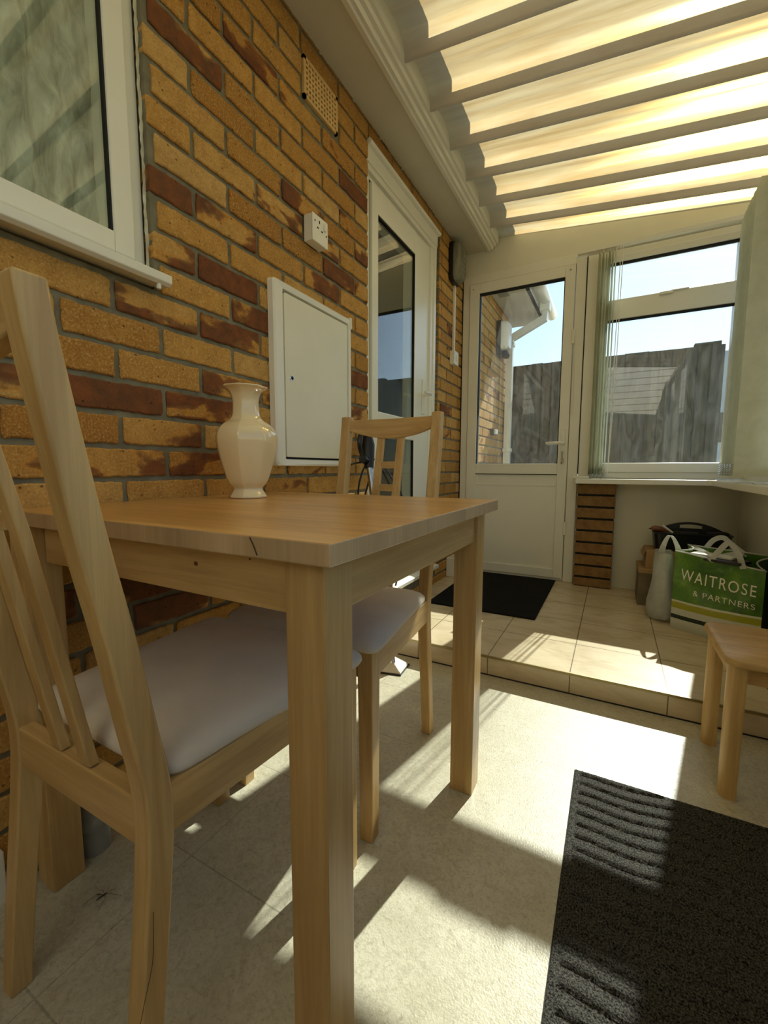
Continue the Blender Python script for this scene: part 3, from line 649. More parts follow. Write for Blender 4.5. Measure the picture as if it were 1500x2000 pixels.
def make_chair(label):
    t = thing('dining_chair', label, 'chair')
    for s in (-1, 1): rear_post(s).build('rear_leg', 'birch_z', t, .003, smooth=True, angle=50)
    for s in (-1, 1): MB().loft([[(s * .205, .424 + .0, 0), (s * .205, .456, 0), (s * .174, .456, 0), (s * .174, .424, 0)], [(s * .205, .420, .442), (s * .205, .456, .442), (s * .168, .456, .442), (s * .168, .420, .442)]]).build('front_leg', 'birch_z', t, .002)
    MB().box(-.152, .152, .040, .062, .368, .432).build('rear_rail', 'birch_x', t, .002)
    MB().box(-.17, .17, .432, .452, .378, .442).build('front_rail', 'birch_x', t, .002)
    for s in (-1, 1): MB().loft([[(s * .1765, .060, z), (s * .155, .060, z), (s * .182, .425, z), (s * .2035, .425, z)] for z in (.378, .443)]).build('side_rail', 'birch_y', t, .002)
    # seat cushion
    def outline(e, z, crown=0):
        yb, yf = .066 + e, .470 - e; wb, wf = .176 - e, .222 - e; P = []
        corners = [(-wf, yf), (wf, yf), (wb, yb), (-wb, yb)]; r = .030
        n = len(corners)
        for i in range(n):
            c = Vector(corners[i]); a = Vector(corners[i - 1]); b = Vector(corners[(i + 1) % n])
            u = (a - c).normalized() * r; v = (b - c).normalized() * r
            for k in range(6):
                q = k / 5; p = (c + u) * (1 - q) ** 2 + c * 2 * q * (1 - q) + (c + v) * q * q; P.append((p.x, p.y, z))
            # side points
            for k in range(1, 10):
                q = k / 10; p = (c + v) * (1 - q) + (b + (c - b).normalized() * r) * q; P.append((p.x, p.y, z + (.0016 if z < .465 else 0) * math.sin(q * 9 + i)))
        return P
    rg = [outline(.014, .440), outline(.004, .443), outline(0, .450), outline(.001, .459), outline(.008, .468), outline(.022, .475), outline(.048, .480), outline(.075, .4832), outline(.10, .4846)]
    ctr = Vector((0, .268, .4865)); last = [Vector(p) for p in rg[-1]]; rg += [[(ctr.x + (p.x - ctr.x) * q, ctr.y + (p.y - ctr.y) * q, p.z + (ctr.z - p.z) * (1 - q * q)) for p in last] for q in (.75, .5, .25, .04)]
    MB().loft(rg).build('seat_cushion', 'cushion', t, smooth=True, angle=80)
    # curved top rail
    R_ = []
    for i in range(21):
        q = -1 + 2 * i / 20; x = .152 * q; bow = -.016 * (1 - q * q); zb = .958 - .030 * (1 - q * q); zt_ = .992
        yb = lambda z: -.054 + (1.003 - z) * .15
        R_.append([(x, yb(zb) + bow + .004, zb), (x, yb(zb) + bow + .024, zb), (x, yb(zt_) + bow + .024, zt_), (x, yb(zt_) + bow + .004, zt_)])
    MB().loft(R_).build('top_rail', 'birch_x', t, .002, smooth=True, angle=50)
    for s in (-1, 1):
        MB().loft([[(s * .036 + dx, y0_ + dy, z) for dx, dy in ((-.0125, 0), (.0125, 0), (.0125, .013), (-.0125, .013))] for (y0_, z) in ((.041, .434), (-.018 + .006 - .002, .757), (-.054, .945))]).build('back_slat', 'birch_z', t, .002)
    for zc in (.842, .769):
        y_ = -.054 + (.945 - zc) * .20 + .006
        MB().box(-.024, .024, y_ - .004, y_ + .008, zc - .011, zc + .011).build('cross_bar', 'birch_x', t, .0015)
    return t
def copy_tree(o, parent=None):
    c = o.copy(); C.objects.link(c); c.parent = parent
    for ch in list(o.children): copy_tree(ch, c)
    return c
ch1 = make_chair('birch dining chair nearest the viewer, white seat pushed under the near side of the table')
ch1.location = (.361, .264, 0)
ch2 = copy_tree(ch1); ch2.location = (.357, 1.228, 0); ch2.rotation_euler = (0, 0, math.radians(181))
ch2['label'] = 'birch dining chair on the far side of the table, its back towards the side door'
MB().tube(spl([(.5405, .300, .30), (.5407, .296, .24), (.5408, .284, .20), (.5408, .275, .17)], 5), .0004, 5).build('wood_crack', 'crack', ch1)
for c in (ch1, ch2): c['group'] = 'birch dining chairs at the table'

# ------------------------------------------------------------------ stool
st = thing('wooden_stool', 'low wooden stool with rounded corners and half-round legs at the right edge', 'stool', (1.42, 1.45, 0))
def rrect(x0, x1, y0, y1, z, r=.035, n=6):
    P = []
    for (cx, cy, a0) in ((x1 - r, y0 + r, -90), (x1 - r, y1 - r, 0), (x0 + r, y1 - r, 90), (x0 + r, y0 + r, 180)):
        for k in range(n + 1):
            a = math.radians(a0 + 90 * k / n); P.append((cx + r * math.cos(a), cy + r * math.sin(a), z))
    return P
sx0, sx1, sy0, sy1 = 1.265, 1.585, 1.300, 1.615
MB().loft([rrect(sx0 + .006, sx1 - .006, sy0 + .006, sy1 - .006, .349), rrect(sx0, sx1, sy0, sy1, .354), rrect(sx0, sx1, sy0, sy1, .361), rrect(sx0 + .002, sx1 - .002, sy0 + .002, sy1 - .002, .366), rrect(sx0 + .006, sx1 - .006, sy0 + .006, sy1 - .006, .3685)]).build('seat', 'birch_x', st, smooth=True, angle=40)
def dleg(cx, cy, sx, sy):
    # half-round leg: flat faces inward, rounded outward
    def ring(z, f):
        P = []
        for k in range(11):
            a = -PI / 2 + PI * k / 10
            P.append((cx + sx * (-.022 + .022 * 0) + 0, 0, 0)) if 0 else None
            px = math.cos(a) * .020; py = math.sin(a) * .024
            P.append((cx + sx * (px) * f, cy + sy * 0 + py * f + sy * .0, z))
        P = [p for p in P if p]
        P.append((cx - sx * .016 * f, cy + .024 * f, z)); P.append((cx - sx * .016 * f, cy - .024 * f, z))
        return P
    return MB().loft([ring(0, .95), ring(.2, 1), ring(.350, 1)])
for (cx, cy, sx) in ((1.296, 1.338, -1), (1.296, 1.578, -1), (1.556, 1.338, 1), (1.556, 1.578, 1)):
    dleg(cx, cy, sx, 1).build('leg', 'birch_z', st, smooth=True, angle=50)
for a in ((1.312, 1.54, 1.328, 1.346), (1.312, 1.54, 1.570, 1.588)): MB().box(a[0], a[1], a[2], a[3], .305, .349).box(a[0], a[1], a[2] - .001, a[3] + .001, .318, .322).build('apron', 'birch_x', st, .001)
for a in (1.284, 1.548): MB().box(a, a + .018, 1.355, 1.560, .312, .349).box(a - .001, a + .019, 1.355, 1.560, .333, .336).build('apron', 'birch_y', st, .001)

# ------------------------------------------------------------------ mats
bm1 = thing('wavy_mat', 'charcoal floor mat with raised wavy ribs, partly sunlit, lower right', 'mat', (1.2, .85, 0))
mx0, mx1, my0, my1 = .946, 1.46, .20, 1.247
def matz(u, v):
    x = mx0 + u * (mx1 - mx0); y = my0 + v * (my1 - my0)
    ex = min(x - mx0, mx1 - x); ey = min(y - my0, my1 - y)
    d = min(ex, ey); z = .0068 * min(1, d / .004)
    yy = y + .0045 * math.sin(x * 30 + .6) + .006 * math.sin(x * 13 + 1.4) - (.01 if y < .86 else 0)
    f = ((my1 - yy) / .0365 - .28) % 1.0; s = 1 / (1 + math.exp(-(math.cos(2 * PI * f) * 9)))
    m_ = 1 if (x - mx0 > .019 and mx1 - x > .019 and ey > .012) else 0
    z += m_ * .0055 * s
    return (x + random.uniform(-.0004, .0004), y + random.uniform(-.0004, .0004), max(z + random.uniform(-.0004, .0004), 0.0003))
MB().grid(matz, 130, 330).build('ribbed_pile', 'mat_pile', bm1, smooth=True, angle=80)
bx('rubber_backing', 'rubber', mx0, mx1, my0, my1, 0, .0016, parent=bm1)
dmx = MB().box(.118, .692, 2.186, 3.028, STEP, STEP + .009); dm_ = dmx.build('door_mat', 'door_mat', bevel=.003)
tag(dm_, 'thin black door mat lying on the tiles in front of the back door', 'mat')

# ------------------------------------------------------------------ blinds
def blind(name, label, slats, top, bot, track, cordxy):
    t = thing(name, label, 'blind', track[0])
    MB().tube(track, .0001, 4) if 0 else None
    a, b = Vector(track[0]), Vector(track[1]); d = (b - a).normalized(); nrm = Vector((-d.y, d.x, 0)) * .014
    MB().loft([[a + nrm, a - nrm, a - nrm + Vector((0, 0, .024)), a + nrm + Vector((0, 0, .024))], [b + nrm, b - nrm, b - nrm + Vector((0, 0, .024)), b + nrm + Vector((0, 0, .024))]]).build('head_rail', 'upvc', t, .001)
    for i, (cx, cy, ang, wd, cv) in enumerate(slats):
        c, s = math.cos(ang), math.sin(ang); pts = []
        def f(u, v):
            q = u - .5; z = bot + v * (top - bot)
            w_ = wd * (1 if v < .985 else 1 - (v - .985) * 12)
            off = cv * (1 - 4 * q * q) + .0012 * math.sin(z * 4 + i)
            return (cx + c * q * w_ - s * off, cy + s * q * w_ + c * off, z)
        sm = MB().grid(f, 8, 24).build('slat', 'blind', t, smooth=True)
        q = MB().box(cx - .004, cx + .004, cy - .004, cy + .004, top - .004, a.z + .002); q.build('hanger', 'white_cool', t)
        wg = MB(); wg.grid(lambda u, v: (cx + c * (u - .5) * wd * .94 - s * (cv * (1 - 4 * (u - .5) ** 2) + .0015), cy + s * (u - .5) * wd * .94 + c * (cv * (1 - 4 * (u - .5) ** 2) + .0015), bot + .0005 + v * .036), 6, 1)
        wg.build('bottom_weight', 'blind', t, smooth=True)
    return t
lb = blind('vertical_blind', 'pale green vertical blind bunched at the left of the end window', [(.866 + .0165 * i, 2.985 - .004 * (i % 2), math.radians(78 + 4 * (i % 3)), .066, .004) for i in range(6)], 2.108, .796, [(.742, 2.978, 2.118), (1.6, 2.978, 2.118)], None)
for i in range(6):
    for e in (-1, 1):
        x = .868 + .0165 * i; MB().tube([(x, 2.985 + e * .03, .80), (x + .004, 2.985 + e * .033, .776 + .004), (x + .0165, 2.985 + e * .03, .80)], .0012, 5).build('link_chain', 'chrome', lb)
MB().tube([(.972, 2.965, 2.118), (.968, 2.965, 1.4), (.966, 2.965, .80)], .0022, 6).build('pull_cord', 'white_cool', lb)
MB().tube([(.984, 2.965, 2.118), (.980, 2.965, 1.4), (.966, 2.965, .80)], .0022, 6).build('pull_cord', 'white_cool', lb)
for i in range(10): MB().lathe([(.0001, -.006), (.003, -.003), (.003, .003), (.0001, .006)], (.930 + .0045 * (i % 5) + .002, 2.962 - .006 * (i // 5), .782 + .0105 * (i // 2)), 6).build('chain_weight', 'chrome', lb)
rbl = blind('vertical_blind', 'pale green vertical blind bunched at the right of the corner, wide near slat', [(1.503 + .0012 * i, 2.30 + .052 * i, math.radians(2 + 2 * (i % 2)), .127, .005 + .001 * (i % 2)) for i in range(6)], 1.972, .800, [(1.505, 2.15, 1.985), (1.505, 2.74, 1.985)], None)
for j in range(5):
    z = .806 + .010 * j + .002
    for k in range(5):
        y = 2.30 + .052 * k
        MB().tube([(1.440, y, z + .004), (1.434, y + .013, z - .002), (1.434, y + .039, z - .002), (1.441, y + .052, z + .004)], .0011, 5).build('link_chain', 'chrome', rbl)
sc_ = MB()
pts = [(1.474 + .010 * math.sin(t_ * 1.7) + .013, 2.30 - t_ * .055, .7745) for t_ in range(0, 9)]
sp_ = spl(pts, 7)
for p in sp_: sc_.lathe([(.0001, -.0022), (.0022, 0), (.0001, .0022)], p, 6)
tag(sc_.build('bead_chain', 'chrome'), 'metal bead chain lying along the edge of the right-hand sill', 'chain')
pc = MB().tube(spl([(.742, YE - .03, 1.70), (.746, YE - .032, 1.45), (.751, YE - .034, 1.21), (.744, YE - .034, 1.185), (.738, YE - .034, 1.21), (.736, YE - .032, 1.45), (.738, YE - .03, 1.70)], 6), .0016, 5)
MB()
tag(pc.build('cord_loop', 'white_cool'), 'thin white pull cord loop hanging between the back door and the blind', 'cord')

# ------------------------------------------------------------------ steam mop with cables, between cupboard and side door
mp = thing('steam_mop', 'silver pole floor mop with black handle and cable leaning on the wall', 'floor mop', (.22, 1.54, 0))
MB().tube([(.235, 1.525, .035), (.087, 1.588, .86)], .013, 14).build('pole', 'chrome', mp, smooth=True)
MB().loft([[(.16, 1.47, .004), (.285, 1.50, .004), (.275, 1.60, .004), (.15, 1.59, .004)], [(.165, 1.475, .012), (.28, 1.505, .012), (.27, 1.595, .012), (.155, 1.585, .012)], [(.20, 1.52, .045), (.23, 1.53, .045), (.23, 1.56, .045), (.20, 1.56, .045)]]).build('head', 'white_cool', mp, .003)
MB().loft([[(.157, 1.467, 0.0), (.288, 1.497, 0.0), (.278, 1.603, 0.0), (.147, 1.593, 0.0)], [(.157, 1.467, .006), (.288, 1.497, .006), (.278, 1.603, .006), (.147, 1.593, .006)]]).build('pad', 'black', mp)
MB().tube([(.090, 1.588, .83), (.078, 1.600, .88), (.070, 1.612, .93), (.066, 1.612, .98)], [.018, .026, .028, .018], 10).tube(spl([(.068, 1.610, .97), (.070, 1.58, .985), (.072, 1.545, .965), (.074, 1.535, .93), (.076, 1.55, .89), (.080, 1.585, .868)], 5), .010, 8).build('handle', 'black', mp, smooth=True)
MB().tube([(.082, 1.545, .87), (.080, 1.57, .865), (.080, 1.62, .87)], .018, 8).build('cable_clip', 'black', mp, smooth=True)
cb = MB()
for pts in ([(.09, 1.66, .87), (.12, 1.72, .80), (.15, 1.79, .66), (.14, 1.80, .45), (.11, 1.74, .3)], [(.09, 1.665, .865), (.11, 1.74, .80), (.14, 1.81, .69), (.15, 1.83, .5), (.12, 1.78, .28)],
            [(.09, 1.655, .86), (.11, 1.70, .79), (.13, 1.75, .68), (.13, 1.76, .48), (.11, 1.73, .3)],
            [(.08, 1.60, .87), (.075, 1.545, .80), (.07, 1.53, .70), (.08, 1.56, .5), (.10, 1.6, .3)], [(.08, 1.62, .86), (.08, 1.60, .78), (.075, 1.57, .68), (.08, 1.57, .45), (.10, 1.62, .3)],
            [(.075, 1.59, .86), (.06, 1.47, .84), (.05, 1.42, .76), (.06, 1.45, .66), (.09, 1.55, .45), (.11, 1.74, .3)]): cb.tube(spl(pts, 8), .0042, 6)
cb.build('cable', 'black', mp, smooth=True)
# grey pipe stub on the floor against the wall
pp = thing('waste_pipe', 'short grey plastic pipe fitting on the floor behind the back table leg', 'pipe', (.034, .470, 0))
MB().lathe([(.030, 0), (.030, .062)], (.036, .481, 0), 20).build('pipe_body', 'grey_plastic', pp, smooth=True)
MB().lathe([(.034, .060), (.036, .066), (.036, .078), (.033, .084), (.030, .09), (.030, .15), (.026, .155)], (.036, .481, 0), 20).build('pipe_collar', 'grey_plastic', pp, smooth=True)
# crane fly
cf = thing('crane_fly', 'long-legged brown crane fly lying on the floor under the near chair', 'insect', (.167, .424, 0))
MT['insect'] = plain('insect_brown', (62, 48, 28), .6)
MB().tube([(.1655, .4135, .003), (.167, .420, .0035), (.169, .4285, .004), (.170, .432, .004)], [.0007, .0011, .0014, .0008], 6).build('body', 'insect', cf, smooth=True)
lg = MB()
for e in ([(.1688, .428, .004), (.178, .432, .007), (.196, .444, .0006)], [(.1688, .427, .004), (.180, .423, .007), (.187, .406, .0006)], [(.1675, .425, .004), (.160, .420, .007), (.150, .398, .0006)], [(.168, .429, .004), (.158, .430, .006), (.146, .428, .0006)], [(.169, .430, .004), (.165, .437, .006), (.158, .441, .0006)], [(.169, .430, .004), (.173, .438, .006), (.172, .446, .0006)]): lg.tube(spl(e, 4), .00035, 4)
lg.build('legs', 'insect', cf)
MT['wing'] = make_translucent('insect_wing', (120, 104, 70), (150, 132, 92), (90, 90, 90), .5)
MB().loft([[(.168, .428, .0035), (.156, .4245, .002), (.150, .4225, .0015), (.157, .4215, .002)], [(.168, .428, .0037), (.156, .4245, .0022), (.150, .4225, .0017), (.157, .4215, .0022)]]).build('wing', 'wing', cf)

# ------------------------------------------------------------------ corner: boxes, crate, bags
lbx = thing('cardboard_box', 'lower grey-brown box under the stacked carton beside the carrier bag', 'box', (1.25, 2.83, STEP))
MB().box(1.150, 1.40, 2.72, 2.96, STEP, .262).build('box_body', 'stonebox', lbx, .002)
MB().box(1.146, 1.404, 2.716, 2.964, .262, .286).build('box_lid', 'card', lbx, .002)
ubx = thing('cardboard_box', 'upper brown carton with flaps, on the grey-brown box', 'box', (1.27, 2.86, .286))
MB().box(1.180, 1.42, 2.745, 2.955, .286, .385).build('box_body', 'card', ubx, .001)
MB().loft([[(1.178, 2.745, .383), (1.178, 2.955, .383), (1.165, 2.955, .35), (1.165, 2.745, .35)], [(1.180, 2.745, .385), (1.180, 2.955, .385), (1.163, 2.955, .349), (1.163, 2.745, .349)]]).box(1.19, 1.41, 2.742, 2.745, .34, .385).build('flap', 'card', ubx)
ct = thing('storage_crate', 'black plastic tote tray with arched handle on the stacked boxes', 'crate', (1.38, 2.87, .386))
def tray(z, e): return rrect(1.212 - e, 1.555 + e, 2.762 - e, 2.965 + e * .3, z, .03, 5)
MB().loft([tray(.387, -.012), tray(.48, .0), tray(.484, .006), tray(.488, .006), tray(.488, -.004), tray(.40, -.016)]).build('tray', 'black', ct, smooth=True, angle=40)
hp = []; 
ah = MB()
def archring(t_, zo):
    x = 1.215 + .338 * t_; top = .480 + .062 * math.sin(PI * t_) ** .8
    return x, top
N = 24
for (ta, tb_, lowz) in ((0, .36, None), (.36, .66, 'gap'), (.66, 1, None)):
    rr = []
    for i in range(N + 1):
        t_ = ta + (tb_ - ta) * i / N; x, top = archring(t_, 0); lo = .478 if lowz is None else top - .013
        rr.append([(x, 2.855, lo), (x, 2.870, lo), (x, 2.870, top), (x, 2.855, top)])
    ah.loft(rr)
ah.box(1.332, 1.44, 2.856, 2.869, .478, .508); ah.build('arch_handle', 'black', ct, .002)
cn = MB().box(1.45, 1.54, 2.78, 2.84, .42, .50, rot=.2).box(1.30, 1.42, 2.79, 2.84, .42, .495, rot=-.1); tag(cn.build('tool_case', 'rubber', bevel=.006), 'black cases lying inside the black tote tray', 'tool case')
MT['handlewood'] = plain('varnished_handle', (122, 74, 40), .4, var=.2, sc=30)
ht = thing('hand_tool', 'brown wooden hand tool handle sticking out of the left of the black tray', 'hand tool', (1.24, 2.80, .47))
MB().tube([(1.30, 2.815, .475), (1.25, 2.806, .500), (1.215, 2.80, .505), (1.20, 2.797, .500)], [.010, .015, .017, .010], 10).build('handle', 'handlewood', ht, smooth=True)
MB().tube([(1.20, 2.797, .500), (1.188, 2.795, .503)], .003, 6).build('tip', 'black', ht)
tag(MB().tube([(1.30, 2.80, .485), (1.252, 2.792, .522)], .006, 8).build('candle_stub', 'white_cool', smooth=True), 'short white stick poking out of the black tray by the brown handle', 'stick')

# green shopping bag
A = Vector((1.272, 2.395, 0)); Bv = Vector((1.568, 2.262, 0)); du = (Bv - A).normalized(); Wd = (Bv - A).length; dn = Vector((-du.y, du.x, 0)); DP = .16; BZ0 = STEP; BH = .355
MT['bag_green'] = None
gm = Mat('printed_green_bag', .28, spec=.6)
z_ = m_z = gm.sep(gm.xyz())[2]
hh = gm.math('DIVIDE', gm.math('SUBTRACT', z_, BZ0), BH)
nz = gm.noise(gm.xyz(), 9, 5, .6, .8)
gcol = gm.ramp(nz, [(.3, lin(52, 92, 26)), (.55, lin(84, 130, 34)), (.75, lin(128, 170, 50))])
band = gm.ramp(hh, [(0, lin(206, 208, 190)), (.150, lin(206, 208, 190)), (.152, lin(22, 46, 34)), (.205, lin(22, 46, 34)), (.207, lin(206, 208, 190)), (.29, lin(206, 208, 190)), (.292, lin(164, 164, 36)), (.37, lin(164, 164, 36)), (.372, lin(214, 216, 196)), (.40, lin(214, 216, 196)), (.402, (0, 0, 0))], 'CONSTANT')
isg = gm.math('GREATER_THAN', hh, .401)
gm.col(gm.mix(isg, band, gcol)); gm.bump(gm.noise(gm.xyz(), 26, 3, .6, 1.0), .6, .006); MT['bag_green'] = gm.m
gd = Mat('dark_green_gusset', .4, lin(34, 60, 26)); MT['gusset'] = gd.m
gb = thing('shopping_bag', 'large green reusable shopping bag with white lettering, full, near the corner', 'shopping bag', (1.43, 2.33, STEP))
def wr_(u, v): return .007 * math.sin(u * 9 + v * 4) * math.sin(v * 6 + 1) + .004 * math.sin(u * 23 - v * 11)
def front(u, v):
    h_ = BH * (1 + .05 * (1 - u) - .06 * math.sin(PI * min(1, u * 1.1)) * 0 - .055 * u)
    bulge = .018 * math.sin(PI * v) * math.sin(PI * u) + .012 * (1 - v) * math.sin(PI * u)
    p = A + du * (Wd * u) - dn * (bulge + wr_(u, v) * v * .8 * (math.sin(PI * u) ** .3))
    if v < .08: p += dn * (.010 * (1 - v / .08))
    return Vector((p.x, p.y, BZ0 + h_ * v))
def back(u, v):
    p = A + du * (Wd * u) + dn * (DP + .01 * math.sin(PI * v) * math.sin(PI * u)); return Vector((p.x, p.y, BZ0 + BH * (1.08 - .02 * u) * v))
MB().grid(lambda u, v: front(u, v), 48, 36).build('front_panel', 'bag_green', gb, smooth=True)
MB().grid(lambda u, v: back(1 - u, v), 16, 16).build('back_panel', 'bag_green', gb, smooth=True)
def side(u0, sgn):
    def f(a, v):
        p0, p1 = front(u0, v), back(u0, v); p = p0.lerp(p1, a); inn = math.sin(PI * a) * (.045 * v) * sgn; return p + du * inn
    return f
MB().grid(side(1, -1), 10, 24).build('gusset', 'gusset', gb, smooth=True)
MB().grid(side(0, 1), 10, 24).build('gusset', 'bag_green', gb, smooth=True)
MB().loft([[front(0, 0) + Vector((0, 0, .001)), front(1, 0) + Vector((0, 0, .001)), back(1, 0) + Vector((0, 0, .001)), back(0, 0) + Vector((0, 0, .001))], [front(0, .004) + Vector((0, 0, .002)), front(1, .004) + Vector((0, 0, .002)), back(1, .004) + Vector((0, 0, .002)), back(0, .004) + Vector((0, 0, .002))]]).build('base', 'gusset', gb)
rim = [front(i / 24, 1) for i in range(25)]; rimb = [back(1 - i / 12, 1) for i in range(13)]
sd1 = [side(1, -1)(i / 8, 1) for i in range(9)]; sd0 = [side(0, 1)(1 - i / 8, 1) for i in range(9)]
MB().tube(rim + sd1[1:] + rimb[1:] + sd0[1:-1], .0035, 6).build('rim_binding', 'carrier', gb, smooth=True)
def strap(P, name, wdt=.011):
    pts = spl(P, 8); rings = []
    for i, p in enumerate(pts):
        d = (pts[min(i + 1, len(pts) - 1)] - pts[max(i - 1, 0)]).normalized(); s_ = d.cross(dn).normalized() * wdt
        rings.append([p + s_ + dn * .0015, p - s_ + dn * .0015, p - s_ - dn * .0015, p + s_ - dn * .0015])
    return MB().loft(rings).build(name, 'carrier', gb, smooth=True, angle=50)
f1, f2 = front(.42, .97), front(.78, .97)
strap([f1 - dn * .004, f1.lerp(f2, .25) + Vector((0, 0, .055)), f1.lerp(f2, .52) + Vector((0, 0, .096)), f1.lerp(f2, .80) + Vector((0, 0, .060)), f2 - dn * .004], 'handle')
b1, b2 = back(.22, .98), back(.66, .98)
strap([b1 + dn * .004, b1.lerp(b2, .2) + Vector((0, 0, .045)), b1.lerp(b2, .45) + Vector((0, 0, .062)), b1.lerp(b2, .7) + Vector((0, 0, .035)), b2 + dn * .004], 'handle')
def lettering(txt, u0, u1, v0, v1, name):
    cu_ = bpy.data.curves.new(name, 'FONT'); cu_.body = txt; cu_.size = 1; cu_.space_character = 1.18; to = bpy.data.objects.new(name, cu_); C.objects.link(to)
    bpy.context.view_layer.update(); dg = bpy.context.evaluated_depsgraph_get(); me = bpy.data.meshes.new_from_object(to.evaluated_get(dg))
    bpy.data.objects.remove(to); xs = [v.co.x for v in me.vertices]; ys = [v.co.y for v in me.vertices]; ax, bx_, ay, by = min(xs), max(xs), min(ys), max(ys)
    b = bmesh.new(); b.from_mesh(me); bmesh.ops.triangulate(b, faces=b.faces)
    bmesh.ops.subdivide_edges(b, edges=[e for e in b.edges if e.calc_length() > .15], cuts=2); bmesh.ops.triangulate(b, faces=b.faces)
    off = world_loc(gb)
    for v in b.verts:
        uu = u0 + (u1 - u0) * (v.co.x - ax) / (bx_ - ax); vv = v0 + (v1 - v0) * (v.co.y - ay) / (by - ay); v.co = front(uu, vv) - dn * .0018 - off
    b.to_mesh(me); b.free(); me.materials.append(MT['white_cool']); o = bpy.data.objects.new(name, me); C.objects.link(o); o.parent = gb; return o
lettering('WAITROSE', .10, .93, .66, .80, 'lettering'); lettering('& PARTNERS', .27, .93, .50, .57, 'lettering')
# contents: flat dark folders
fd = MB().box(1.33, 1.53, 2.32, 2.43, .425, .437, rot=-.58).build('folder', 'black', bevel=.002); tag(fd, 'black flat case lying across the top of the green bag', 'case')
fd.rotation_euler = (0, 0, 0)
fd2 = MB().box(1.34, 1.50, 2.37, 2.45, .438, .446, rot=-.52).build('paper_stack', 'white_cool', bevel=.001); tag(fd2, 'white papers on the black case in the green bag', 'papers')
pl = MB().grid(lambda u, v: (1.33 + .17 * u + .05 * v, 2.47 + .10 * v - .11 * u, .445 + .012 * math.sin(7 * u + 3 * v) + .008 * math.sin(15 * v)), 14, 10).build('crumpled_bag', 'carrier', smooth=True); tag(pl, 'crumpled pale plastic bag on top inside the green bag', 'plastic bag')
# white carrier bag
cbg = thing('carrier_bag', 'white thin plastic carrier bag standing left of the green bag', 'carrier bag', (1.25, 2.53, STEP))
cen = Vector((1.243, 2.545, 0))
def cring(z, rx, ry, n=40, ph=0, ex=1.0):
    P = []
    for k in range(n):
        a = 2 * PI * k / n; q = 1 + .05 * math.sin(a * 5 + z * 30) + .04 * math.sin(a * 9 - z * 55 + ph)
        P.append((cen.x + rx * q * math.cos(a), cen.y + ry * q * math.sin(a), z + .004 * math.sin(a * 3)))
    return P
Hs = [(STEP + .004, .035, .05), (STEP + .008, .052, .085), (.12, .062, .10), (.17, .060, .10), (.22, .048, .095), (.28, .044, .092), (.34, .042, .09), (.38, .040, .088), (.42, .036, .082)]
MB().loft([cring(*h) for h in Hs], cap=False).build('bag_body', 'carrier', cbg, smooth=True, angle=80, fixn=False)
for (yo, nm) in ((-.04, 'handle'),):
    pts = [(1.226, 2.50, .40), (1.232, 2.49, .45), (1.246, 2.487, .495), (1.258, 2.485, .508), (1.272, 2.48, .495), (1.290, 2.475, .455), (1.303, 2.47, .41)]
    rings = []
    P = spl(pts, 6)
    for i, p in enumerate(P):
        t_ = i / (len(P) - 1); wv = .007 + .012 * abs(2 * t_ - 1) ** 1.5
        rings.append([p + Vector((wv * .8, -wv * .3, 0)), p - Vector((wv * .8, -wv * .3, 0)), p - Vector((wv * .8, -wv * .3, -.002)) + Vector((0, .01, 0)), p + Vector((wv * .8, -wv * .3, .002)) + Vector((0, .01, 0))])
    MB().loft(rings).build(nm, 'carrier', cbg, smooth=True, angle=70)

# ------------------------------------------------------------------ outside
struct(bx('ground', 'concrete', -8, 14, YE + .1, 16, -.2, -.05), 'concrete paving outside', 'ground').name = 'floor_outside'
fe = thing('garden_fence', 'tall dark weathered board fence beyond the back door and window', 'fence', (.6, 5.0, -.05))
fbm = MB(); x = -1.6
while x < 1.74:
    wdt = .098; fbm.box(x - .008, x + wdt + .004, 5.0 + (.014 if int(x * 1000) % 2 else 0), 5.025, -.05, 1.965 + random.uniform(-.004, .004)); x += wdt
fbm.build('boards', 'fence', fe, 0)
MB().box(1.735, 1.80, 4.97, 5.06, -.05, 1.99).build('post', 'fence', fe, .003)
MB().box(1.60, 1.79, 4.96, 5.04, 1.972, 1.985).build('cap_rail', 'fence', fe)
gbld = thing('outbuilding', 'pale ribbed metal outbuilding beyond the right end of the fence', 'building', (2.9, 8, -.05))
cl = MB().box(2.20, 4.6, 7.5, 10, -.05, 2.18)
x = 2.34
while x < 4.5: cl.box(x, x + .03, 7.48, 7.5, -.05, 2.18); x += .11
cl.build('wall', 'clad', gbld); bx('corner_post', 'clad', 2.13, 2.30, 7.40, 7.56, -.05, 2.42, parent=gbld); bx('window', 'dark', 2.20, 2.36, 7.385, 7.395, 1.20, 1.60, parent=gbld)
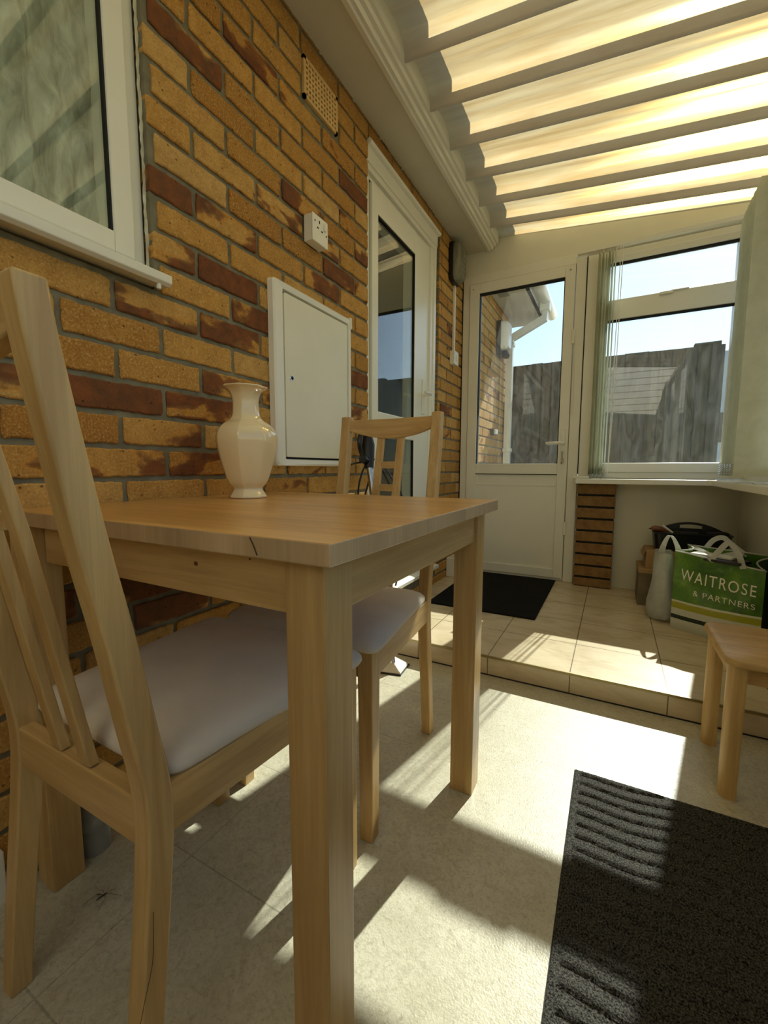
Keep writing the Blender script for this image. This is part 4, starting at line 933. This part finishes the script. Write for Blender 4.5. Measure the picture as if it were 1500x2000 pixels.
# gutter and downpipe on the house corner
gu = thing('gutter', 'white gutter with downpipe on the outside corner of the house', 'gutter', (.34, 4.5, 2.35))
def gut(y): return [(.305 + .052 + .052 * math.cos(a), y, 2.405 - .052 * math.sin(a)) for a in [PI * k / 10 for k in range(11)]]
g_ = MB(); g_.loft([gut(YE + .12), gut(4.86)], cap=False, loop=False); g_.build('gutter_run', 'upvc', gu, smooth=True).modifiers.new('s', 'SOLIDIFY').thickness = .003
MB().box(.31, .40, 4.36, 4.46, 2.30, 2.40).build('outlet', 'upvc', gu, .008)
def sq(p, r, d): return p
def sqtube(pts, r):
    m = MB(); pts = [Vector(p) for p in pts]; rr = []
    for i, p in enumerate(pts):
        d = (pts[min(i + 1, len(pts) - 1)] - pts[max(i - 1, 0)]).normalized(); a = Vector((0, 1, 0)); b = d.cross(a).normalized()
        rr.append([p + a * r + b * r, p - a * r + b * r, p - a * r - b * r, p + a * r - b * r])
    return m.loft(rr)
sqtube([(.355, 4.41, 2.34), (.355, 4.41, 2.24), (.06, 4.41, 2.10), (.042, 4.41, 2.05), (.042, 4.41, -.05)], .032).build('downpipe', 'upvc', gu, .004)
for z in (2.02, 1.0): MB().box(.005, .085, 4.37, 4.45, z, z + .035).build('pipe_clip', 'upvc', gu, .003)
xl = thing('outside_light', 'black and white bulkhead lamp on the outside brick wall', 'wall light', (0, 4.2, 2.05))
MB().loft([rring(4.02, 4.20, 1.86, 2.17, x_, .03, 5) for x_ in (0, .04)]).build('base', 'black', xl, .003)
MB().loft([rring(4.03 + e, 4.19 - e, 1.91 + e, 2.16 - e, x_, .03, 5) for (x_, e) in ((.04, 0), (.085, .004), (.105, .02))]).build('cover', 'white_cool', xl, smooth=True)
MB().tube([(.06, 4.11, 1.90), (.075, 4.11, 1.86), (.075, 4.11, 1.84)], [.03, .034, .02], 12).build('sensor', 'black', xl, smooth=True)
ob = thing('outside_socket', 'small dark and white outside box low on the outer brick wall', 'socket', (0, 4.0, 1.16))
MB().box(0, .03, 3.90, 3.99, 1.135, 1.19).build('box', 'black', ob, .003); MB().box(.03, .05, 3.92, 3.99, 1.14, 1.185).build('cover', 'white_cool', ob, .003)
sv = thing('soffit_vent', 'small grey vent grille in the outside soffit', 'vent', (.15, 3.8, 2.31))
MB().box(.05, .14, 3.74, 3.90, 2.306, 2.313).build('grille', 'grey_plastic', sv, .002)
